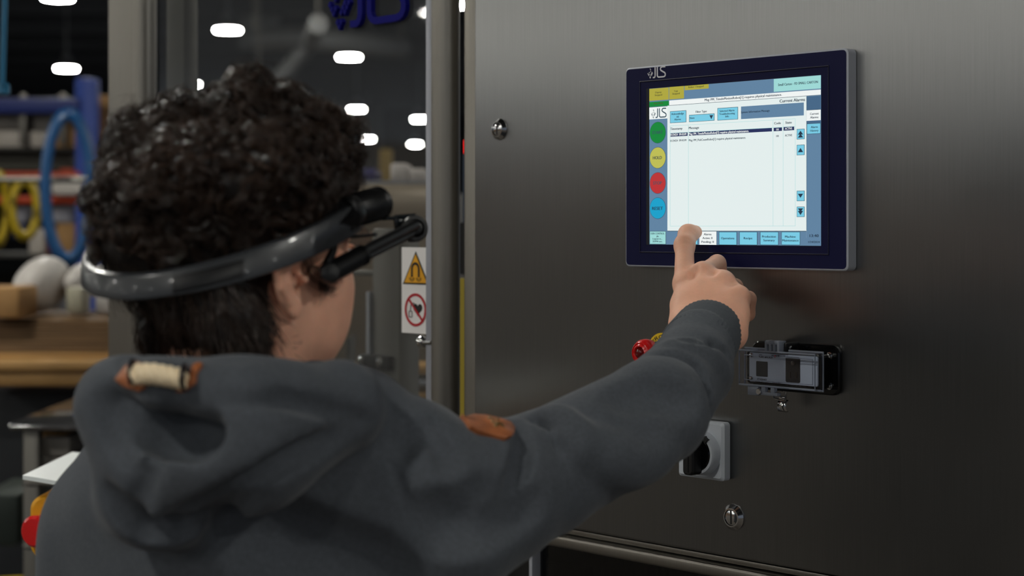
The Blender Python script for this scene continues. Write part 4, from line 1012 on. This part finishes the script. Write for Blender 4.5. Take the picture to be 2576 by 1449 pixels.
# ------------------------------------------------------------------ headset and spectacles
BC = hw((-.0152, -.0016, .0243))[0]; BA, BBx, TT, RO = .140, .1057, .3546, .1214
def bandp(phi, rad=0., dz=0.):
    a, b = BA+rad, BBx+rad; f_, l_ = a*math.cos(phi), -b*math.sin(phi)
    p = BC+HF*f_+HL*l_; z = f_*TT+l_*RO; return p+np.array([0, 0, z+dz])
def headset():
    t = empty('head_worn_computer', tuple(BC), 0, 'black and grey head-worn camera band with a display boom, around the curly hair', 'headset')
    O = np.array(BC); sat = mat('satin_grey_plastic', '2c2e31', .33, coat=.15); 
    def sweep(name, ph0, ph1, n, r0, r1, h, m, par=t, dz=0, closed=False, hfun=None, bev=.0015):
        q = MB(); rings = []
        for k in range(n+(0 if closed else 1)):
            ph = math.radians(ph0+(ph1-ph0)*k/n); hh = h if hfun is None else hfun(math.degrees(ph)); out = []
            for rr, z in ((r0+bev, -hh), (r1-bev, -hh), (r1, -hh+bev), (r1, hh-bev), (r1-bev, hh), (r0+bev, hh), (r0, hh-bev), (r0, -hh+bev)):
                out.append(q.bm.verts.new(Vector(bandp(ph, rr, z+dz)-O)))
            rings.append(out)
        q._loft(rings, True, closed=closed); return q.build(name, m, par, angle=50)
    hfn = lambda d: .0104+.0036*max(0, math.cos(math.radians(d-55)))
    b = sweep('band', 66, 300, 90, -.002, .006, .010, sat, hfun=hfn)
    sweep('battery_cover', 118, 143, 16, .005, .0072, .0072, blackp, b, -.0002)
    sweep('side_button', 62, 73, 10, .005, .0072, .0085, blackp, b)
    sweep('grille', 54, 59, 6, .005, .0068, .0055, mat('metal_mesh', '6d6a66', .5, .8), b)
    # camera block and barrel
    def px(x, y, Y): return Vector(P(x, y, Y)-O)
    q = MB(); q.tube([px(812, 568, 1.490), px(885, 543, 1.505)], .0168, 4, flat=1.0); q.build('camera_block', blackp, t)
    a, bb = px(868, 537, 1.500), px(956, 510, 1.545); ax = (bb-a).normalized(); L = (bb-a).length
    cb = MB(); cb.lathe(a, ax, [(0, .012), (.002, .0148), (.010, .0152), (.012, .0140), (.014, .0154), (L-.009, .0156), (L-.008, .0147), (L-.006, .0156), (L-.004, .0148), (L-.002, .0156), (L, .0145), (L+.001, .009)], 32); cb.build('camera_barrel', blackp, t)
    # hanging arm to the hinge, then the boom
    q = MB(); q.tube([px(842, 580, 1.495), px(838, 630, 1.495), px(822, 665, 1.495), px(826, 692, 1.495)], [.0075, .0062, .0075, .0085], 8, flat=.6); q.build('drop_arm', blackp, t)
    q = MB(); q.lathe(px(828, 688, 1.49), Vector((.2, -1, .1)), [(-.010, .0085), (.004, .0095), (.008, .008), (.009, .004)], 24); q.build('hinge', blackp, t)
    q = MB(); q.tube([px(832, 684, 1.490), px(905, 645, 1.52)], [.0098, .0090], 16); q.tube([px(905, 645, 1.52), px(912, 641, 1.523)], [.0098, .0098], 16); q.build('boom_grip', blackp, t)
    q = MB(); q.tube([px(908, 636, 1.522), px(1045, 566, 1.612)], [.0052, .0052], 10); q.tube([px(912, 652, 1.525), px(1042, 586, 1.614)], [.0034, .0034], 10); q.build('boom', blackp, t)
    q = MB(); q.lathe(px(1043, 575, 1.618), Vector((.35, -1, .1)), [(-.012, .0120), (.002, .0128), (.004, .0118), (.0042, .0088), (.002, .0078), (.006, .0060), (.0068, .003)], 32); q.build('display_joint', blackp, t)
    q = MB(); q.tube([px(945, 556, 1.60), px(952, 551, 1.605), px(988, 549, 1.615), px(996, 546, 1.62), px(1045, 543, 1.625)], [.0012, .0018, .0018, .0020, .0024], 8)
    q.tube([px(993, 546, 1.62), px(997, 580, 1.62)], .0018, 6); q.box(np.array(px(998, 578, 1.62)), np.array(px(1045, 548, 1.632)), .002); q.build('display_pod', mat('teal_edge_plastic', '20262a', .2), t)
    return t
headset()
def spectacles():
    o0 = hw((.085, -.033, -.004))[0]
    t = empty('spectacles', tuple(o0), 0, 'rimless spectacles with thin dark temple on the face, beside the display boom', 'glasses')
    def H(v): return Vector(hw((v[0], v[1], v[2]+.009))[0]-o0)
    for s in (-1, 1):
        q = MB(); n = 32; rings = []
        for dx in (0, .0016): rings.append([q.bm.verts.new(H((.098+dx-.006*abs(math.cos(2*math.pi*k/n)*.026+.033*0)/.026, s*.035+.0265*math.cos(2*math.pi*k/n), -.004+.0195*math.sin(2*math.pi*k/n)))) for k in range(n)])
        q._loft(rings, True); q.build('lens', lens_m, t)
        q = MB(); q.tube([H((.095, s*.060, .006)), H((.085, s*.073, .006)), H((.02, s*.078, .002)), H((-.018, s*.080, -.002)), H((-.03, s*.080, -.014))], .0012, 6, flat=1.4); q.build('temple', blackp, t)
        MB().lathe(H((.096, s*.060, .006)), Vector(HF), [(-.003, .002), (.003, .002), (.004, .001)], 12).build('hinge', chrome, t)
    MB().tube([H((.099, .010, .004)), H((.104, 0, .007)), H((.099, -.010, .004))], .0011, 6).build('bridge', chrome, t)
spectacles()

# ------------------------------------------------------------------ workshop behind
def bx(name, x0, y0, x1, y1, Y, dep, m, parent=None, bev=.01, O=None, **kw):      # a box whose front face fills that part of the view at depth Y
    a = P(x0, y1, Y); b = P(x1, y0, Y); b[1] = Y+dep
    if O is not None: a = a-O; b = b-O
    return MB().box(a, b, bev).build(name, m, parent, **kw)
def zat(y, Y): return CH-(y-HY)*Y/F

def rack():
    Y = 8.0; O = np.array([-2.6, Y, 0]); t = empty('pallet_rack', tuple(O), 0, 'blue pallet rack with orange lower beams at the far left', 'rack')
    for (x0, x1, yt) in ((188, 240, 196), (-330, -278, 196)):
        bx('upright', x0, yt, x1, 1408, Y, .09, blue_paint, t, O=O); bx('upright', x0, yt, x1, 1408, Y+1.0, .09, blue_paint, t, O=O)
    bx('beam', -300, 246, 200, 285, Y-.02, .06, mat('navy_beam_paint', '14276a', .5), t, O=O)
    bx('beam', -300, 432, 200, 458, Y-.02, .06, orange_paint, t, O=O)
    bx('beam', -300, 492, 200, 512, Y-.02, .06, orange_paint, t, O=O)
    for y in (246+2, 372, 432, 640): bx('shelf_deck', -300, y, 195, y+8, Y+.04, .95, darkbox, t, O=O)
    for x in (55, 155): bx('divider', x-8, 235, x+10, 366, Y+.02, .03, dkmetal, t, O=O)
    return t
rack()
def simple(name, x0, y0, x1, y1, Y, dep, m, label, cat, bev=.01, group=None):
    o = bx(name, x0, y0, x1, y1, Y, dep, m, None, bev); return tag(o, label, cat, group)
simple('storage_bin', -40, 290, 52, 325, 8.1, .4, greybox, 'long grey bin under the navy rack beam', 'bin')
simple('storage_bin', 82, 288, 132, 326, 8.1, .4, greybox, 'grey bin right of the rack divider, under the navy beam', 'bin')
simple('storage_bin', -50, 328, 60, 371, 8.12, .4, mat('pale_bin', 'b0a89e', .5), 'pale wide bin on the rack shelf at the far left', 'bin')
simple('storage_bin', 74, 330, 120, 371, 8.12, .4, mat('pale_bin', 'b0a89e'), 'pale narrow bin on the rack shelf beside the hose loop', 'bin')
simple('cardboard_box', 134, 302, 194, 371, 8.12, .4, card, 'brown cardboard box seen inside the blue hose loop', 'box')
simple('storage_crate', -60, 386, 180, 428, 8.15, .4, mat('olive_crate', '4c4a42', .7), 'dark olive crate filling the shelf above the orange beam', 'crate')
simple('orange_bag', 150, 424, 185, 432, 8.05, .2, orange_paint, 'orange bag on the rack edge inside the hose loop', 'bag')
simple('paper_roll', 126, 456, 208, 492, 7.90, .05, mat('white_roll', 'c4beb6', .6), 'white roll lying between the two orange beams', 'roll', .03)
simple('cardboard_box', 243, 240, 300, 345, 8.3, .4, card, 'cardboard box with orange edge beside the steel post', 'box')
simple('orange_crate', 230, 238, 240, 345, 8.28, .4, orange_paint, 'orange crate edge left of the box beside the steel post', 'crate')
simple('orange_crate', 236, 400, 300, 480, 8.3, .4, mat('orange_plastic', 'a8401c', .5), 'orange red crate behind the curls at the back of the head', 'crate')
simple('parts_tote', 236, 480, 330, 560, 8.3, .4, mat('pale_tote', '8a8a92', .6), 'pale tote under the orange crate behind the head', 'crate')

# hose loops hanging from a rail
def loop(name, cx, cy, rx, ry, Y, r, m, label, turns=1, wob=0.):
    q = MB(); pts = []
    for j in range(turns):
        for k in range(40):
            a = 2*math.pi*k/40; s = 1+.06*j+wob*math.sin(3*a+j); pts.append(P(cx+rx*s*math.sin(a), cy-ry*s*math.cos(a), Y+.03*j+.02*math.sin(a)))
    q.tube(pts, r, 8, closed=(turns == 1)); o = q.build(name, m); return tag(o, label, 'hose')
loop('blue_hose', 172, 470, 56, 178, 6.2, .018, blue_hose, 'tall blue hose loop hanging in front of the rack', 2)
loop('yellow_hose', 62, 525, 30, 66, 6.4, .014, yellow_hose, 'yellow hose coil hanging beside the blue hose loop', 3)
loop('yellow_hose', -6, 525, 22, 80, 6.4, .014, yellow_hose, 'yellow hose coil cut off by the left picture edge', 3)
cc = P(3, 60, 3.4); o = MB().tube([(cc[0]+.012*math.sin(t*.9), 3.4+.015*math.cos(t*.7), 5.705-(5.705-P(0, 215, 3.4)[2])*t/24) for t in range(25)], .006, 8).build('air_line', mat('cyan_line', '1f6f96', .4)); tag(o, 'thin cyan air line hanging down at the upper left corner', 'hose')
o2 = MB().lathe((cc[0]+.004, 3.405, P(0, 240, 3.4)[2]), (0, 0, 1), [(0, .006), (.004, .012), (.02, .012), (.026, .007)], 16).build('coupling', mat('cyan_line', '1f6f96'), o)
o = MB().tube([P(-80, 452, 6.3), P(260, 452, 6.3)], .012, 8).build('hose_rail', dkmetal); tag(o, 'grey rail the hose loops hang on', 'rail')
# mid shelf clutter behind the loops
for x0, y0, x1, y1, m, lb, c in ((20, 520, 62, 560, mat('pale_tote', '8a8a92'), 'pale tote seen inside the yellow hose coil', 'crate'), (30, 560, 62, 600, mat('navy_tub', '2a3050', .5), 'navy tub seen inside the yellow hose coil', 'tub'),
        (130, 520, 180, 560, mat('pale_tote', '8a8a92'), 'pale tote seen inside the blue hose loop', 'crate'), (140, 562, 190, 610, card, 'small brown carton low inside the blue hose loop', 'box'),
        (72, 575, 112, 640, mat('pale_bin', 'b0a89e'), 'cream carton between the yellow coil and the blue loop', 'box'), (114, 540, 132, 632, mat('maroon_tub', '5c2422', .5), 'maroon tub left of the blue hose loop', 'tub')):
    simple('storage_tub' if c == 'tub' else 'storage_crate' if c == 'crate' else 'carton', x0, y0, x1, 639 if y1 > 600 else y1, 8.05, .3, m, lb, c)
simple('white_cabinet', 150, 520, 208, 1310, 9.1, .3, mat('white_cabinet', '8f8f92', .5), 'pale cabinet behind the blue hose loop', 'cabinet')

# white sacks
def sack(x, y, rx, ry, Y, label):
    f = Field((-.35, -.3, -.3), (.35, .3, .3), .012); sx, sz = rx*Y/F, ry*Y/F
    f.ell((0, 0, 0), (sx, .16, sz), .02); f.ell((sx*.3, 0, sz*.5), (sx*.5, .13, sz*.45), .05); f.ell((-sx*.4, -.02, -sz*.3), (sx*.5, .14, sz*.6), .05)
    V, Q = f.mesh(); c = P(x, y, Y); o = rawmesh('sack', V, Q, white_bag); o.location = c; return tag(o, label, 'sack')
sack(108, 716, 56, 64, 5.40, 'big white plastic sack standing on the dark boards')
sack(216, 706, 26, 38, 5.5, 'small white sack between the big sack and the blue upright')
simple('cardboard_box', -60, 722, 48, 801, 4.97, .2, card, 'cardboard box at the left edge on the stacked boards', 'box')
simple('printed_carton', 165, 722, 208, 789, 5.15, .1, mat('striped_crate', 'a8a490', .6), 'cream printed carton left of the blue upright', 'box')
simple('white_carton', 238, 738, 290, 789, 5.3, .3, mat('white_carton', 'a8a4a0', .6), 'white carton between blue upright and steel post', 'box')

# workbench with stacked boards
def bench():
    Y = 4.9; O = np.array([-1.9, Y, 0]); t = empty('workbench', tuple(O), 0, 'wooden workbench with a pale top behind the steel post', 'bench')
    bx('bench_top', -260, 905, 470, 935, Y, .9, plywood, t, O=O); bx('apron', -240, 936, 450, 972, Y+.03, .03, plywood, t, O=O)
    for x in (-230, 420):
        for d in (.05, .8): bx('leg', x, 936, x+40, int(577+1.55*F/(Y+d)), Y+d, .06, darkwood, t, .004, O=O)
    z0 = zat(905, Y)
    return z0
bz = bench()
simple('dark_infill', -120, 985, 262, int(577+1.55*F/5.3), 5.3, .35, mat('infill_dark', '20242a', .6), 'added dark chest standing under the workbench', 'infill')  # dark box added to darken the pale floor seen under the bench
Yb = 4.95
tops = [902, 888, 872, 857, 843, 829, 816, 804]
for i in range(7):
    a, b = tops[i+1], tops[i]; dx = [0, 14, -10, 22, -6, 12, -20][i]
    simple('board', -200+dx*2, a+1, 300+dx, b-.5, Yb+.02*i, .6, plywood if i < 1 else darkwood, 'loose wooden board in the pile on the workbench, '+['lowest pale one', 'second from bottom', 'third from bottom', 'middle of pile', 'fifth from bottom', 'second from top', 'topmost'][i], 'board', .003, 'boards stacked on the workbench')
def cart():
    Y = 3.7; O = np.array([-1.0, Y, 0]); t = empty('steel_table', tuple(O), 0, 'low steel table with a shiny top, left of the hood', 'table')
    a = P(18, 1062, Y); tm = mat('shiny_table_top', '8a8a8c', .12, .9)
    MB().box(P(-5, 1085, Y)-O+[.02, 0, 0], P(640, 1062, Y)-O+[0, .62, 0], .01).build('table_top', tm, t)
    for x in (48, 600):
        for d in (.03, .56): 
            p = P(x, 1086, Y); MB().box((p[0]-O[0], d, 0), (p[0]-O[0]+.035, d+.035, p[2]), .004).build('leg', dkmetal, t)
    MB().box(P(50, 1225, Y)-O+[0, .02, 0], P(600, 1215, Y)-O+[0, .6, 0], .003).build('shelf', dkmetal, t)
    MB().box(P(50, 1385, Y)-O+[0, .02, 0], P(600, 1375, Y)-O+[0, .6, 0], .003).build('shelf', dkmetal, t)
cart()
simple('grey_bin', 100, 1098, 178, 1150, 3.78, .3, greybox, 'grey bin under the shiny steel table, upper one', 'bin')
simple('grey_bin', 100, 1152, 195, 1199, 3.78, .3, greybox, 'wide grey bin on the steel table shelf, lower one', 'bin')
simple('wood_offcut', 60, 1088, 165, 1100, 3.80, .3, plywood, 'pale wood strip under the steel table top', 'board')
simple('green_crate', -60, 1245, 46, 1374, 4.3, .3, mat('green_crate', '242d28', .7), 'dark green crate low at the left edge', 'crate')
# yellow tub on the floor
q = MB(); c = P(30, 1440, 4.75); c[2] = 0; q.lathe((c[0], c[1], 0), (0, 0, 1), [(0, .13), (.52, .17), (.54, .18), (.55, .17)], 24); o = q.build('yellow_tub', yellow_hose); tag(o, 'yellow tub on the floor at the lower left corner', 'tub')

# pedestal with a pale plate and an emergency stop box, behind the left shoulder
def pedestal():
    Y = 2.5; p = P(140, 1240, Y); O = np.array([p[0], p[1]+.03, 0]); t = empty('control_pedestal', tuple(O), 0, 'steel pedestal with a tilted pale plate behind the left shoulder', 'pedestal')
    MB().box((-.022, .05, 0), (.022, .094, 1.12), .004).build('post', dkmetal, t); MB().box((-.12, -.05, 0), (.12, .19, .012), .003).build('foot', dkmetal, t)
    A, B, C, D = P(57, 1206, 2.42), P(182, 1146, 2.74), P(300, 1160, 2.74), P(210, 1232, 2.42)
    q = MB(); up = np.array([0, 0, .006]); lo = [q.bm.verts.new(Vector(v-O)) for v in (A, D, C, B)]; hi = [q.bm.verts.new(Vector(v-O+up)) for v in (A, D, C, B)]
    q._loft([lo, hi], True); q.build('tilted_plate', mat('white_enamel', 'eef4f4', .3), t)
    p2 = P(150, 1300, 2.48)-O
    MB().rbox((p2[0]-.035, p2[1]-.03, p2[2]-.055), (p2[0]+.06, p2[1]+.06, p2[2]+.035), .02, 1, .004).build('yellow_housing', yel, t)
    MB().lathe((p2[0]-.012, p2[1]-.03, p2[2]-.012), (-.35, -1, 0), [(0, .018), (.012, .018), (.014, .022), (.026, .023), (.031, .019), (.032, .006)], 32).build('stop_button', redp, t)
pedestal()

# machinery seen through the pane
def hopper():
    Y = 4.4; O = np.array([-.35, Y, 0]); t = empty('steel_hood', tuple(O), 0, 'large curved beige steel machine hood behind the guard pane', 'machine')
    hm = mat('beige_steel', 'a09280', .45, .25); q = MB(); prof = [(462, 0), (470, -.03), (500, -.05), (545, -.04), (575, 0), (600, .03), (1010, .03)]
    L = [P(400, y, Y)-O+[0, d, 0] for y, d in prof]; R = [P(1150, y-2, Y)-O+[0, d, 0] for y, d in prof]
    fr = [q.bm.verts.new(Vector(v)) for v in L]; fr2 = [q.bm.verts.new(Vector(v)) for v in R]
    for k in range(len(fr)-1): q.bm.faces.new((fr[k], fr2[k], fr2[k+1], fr[k+1]))
    o = q.build('curved_front', hm, t); s = o.modifiers.new('s', 'SOLIDIFY'); s.thickness = .01
    MB().box((L[0][0], .06, L[-1][2]), (R[0][0], .7, L[0][2]-.01), .02).build('body', mat('hood_body', '4c4843', .6), t)
    MB().box((L[0][0], .1, 0), (R[0][0], .6, L[-1][2]), .01).build('base', dkmetal, t)
    MB().box((L[0][0], -.012, L[0][2]-.004), (R[0][0], .08, L[0][2]+.008), .003).build('top_edge', edge_steel, t)
hopper()
zt = zat(462, 4.4)+.010
for x0, x1, y0, m, lb in ((985, 1030, 412, mat('white_part', 'c8c0bc', .5), 'white part lying on the beige machine hood'), (1030, 1075, 425, mat('white_part', 'c8c0bc'), 'low white tray on the beige machine hood'), (905, 950, 425, mat('indigo_part', '2c2a66', .5), 'indigo box on the hood beside the forehead curls')):
    a = P(x0, y0, 4.6); b = P(x1, y0, 4.6); MBo = MB().box((a[0], 4.55, zt), (b[0], 4.75, a[2]), .008).build('machine_part', m); tag(MBo, lb, 'part')
o = bx('yellow_post', 955, 375, 985, 462, 9., .1, mat('faded_yellow', '9a8040', .6), None); b_ = o; tag(o, 'yellow safety post far behind the pane', 'post')

for v in o.data.vertices:
    if v.co.z < 1.8: v.co.z = 0
# far grey ducts and hanging panels under the roof
def duct(pts, r, label):
    o = MB().tube([P(*p) for p in pts], r, 16).build('air_duct', mat('duct_grey', '6f6f70', .5, .5)); tag(o, label, 'duct')
    for p in (P(*pts[0]), P(*pts[-1])): MB().tube([p, (p[0], p[1], 5.705)], .012, 6).build('hanger', dkmetal, o)
duct([(640, 100, 20), (760, 95, 20), (1010, 120, 22)], .14, 'pale air duct running under the roof behind the pane')
duct([(650, 260, 18), (780, 110, 18), (800, 60, 16)], .09, 'dark sloping duct above the curly hair')
for i, (x0, y0, x1, y1, Y, lb) in enumerate(((600, 40, 700, 120, 24, 'grey hanging panel above the middle of the hair'), (800, 268, 960, 420, 56, 'tall grey panel wall behind the forehead curls'), (960, 268, 1070, 420, 56, 'dark tall bay far behind next to the guard post'))):
    o = bx('wall_panel', x0, y0, x1, y1, Y, .2, mat('far_grey%d' % i, ('55575a', '56585a', '2e3033')[i], .8)); tag(o, lb, 'panel')
    if i:
        for v in o.data.vertices:
            if v.co.z < 4: v.co.z = 0
# shelf seen between sign and post
def low_shelf():
    Y = 3.9; O = np.array([-.2, Y, 0]); t = empty('wood_shelf_unit', tuple(O), 0, 'low shelf unit with wooden boards below the warning sign', 'shelf')
    for y, m in ((918, plywood), (985, plywood)): bx('shelf_board', 880, y, 1180, y+25, Y, .12, m, t, O=O)
    bx('steel_ledge', 880, 958, 1180, 972, Y-.02, .14, edge_steel, t, O=O)
    for x in (870, 1180): bx('side_panel', x, 850, x+12, int(577+1.55*F/Y), Y, .14, darkbox, t, O=O)
low_shelf()
# slit between guard and cabinet: machine column with a red lamp and yellow strip
def slit():
    t = machine('stack_light', 'thin machine column with red beacon glimpsed beside the cabinet door', 'beacon'); w = -.30
    a, b = ms(1150, w), ms(1175, w)
    MB().box((a, .30, 0), (b, .34, mz(1160, 700, w))).build('column', mat('yellow_strip', 'b09a30', .5), t)
    MB().box((a, .30, mz(1160, 690, w)), (b, .34, mz(1160, 560, w))).build('middle_section', blackp, t)
    MB().lathe(((a+b)/2, .32, mz(1160, 385, w)), (0, 0, 1), [(0, .012), (.022, .012), (.024, .006)], 20).build('red_beacon', mat('beacon_red', 'ff2020', .3, emit='ff1a1a', estr=1.2), t)
    MB().box((a+.003, .31, mz(1160, 560, w)), (b-.003, .33, mz(1160, 386, w))).build('pole', mat('slate_pole', '3e4a5c', .4, .6), t)
slit()
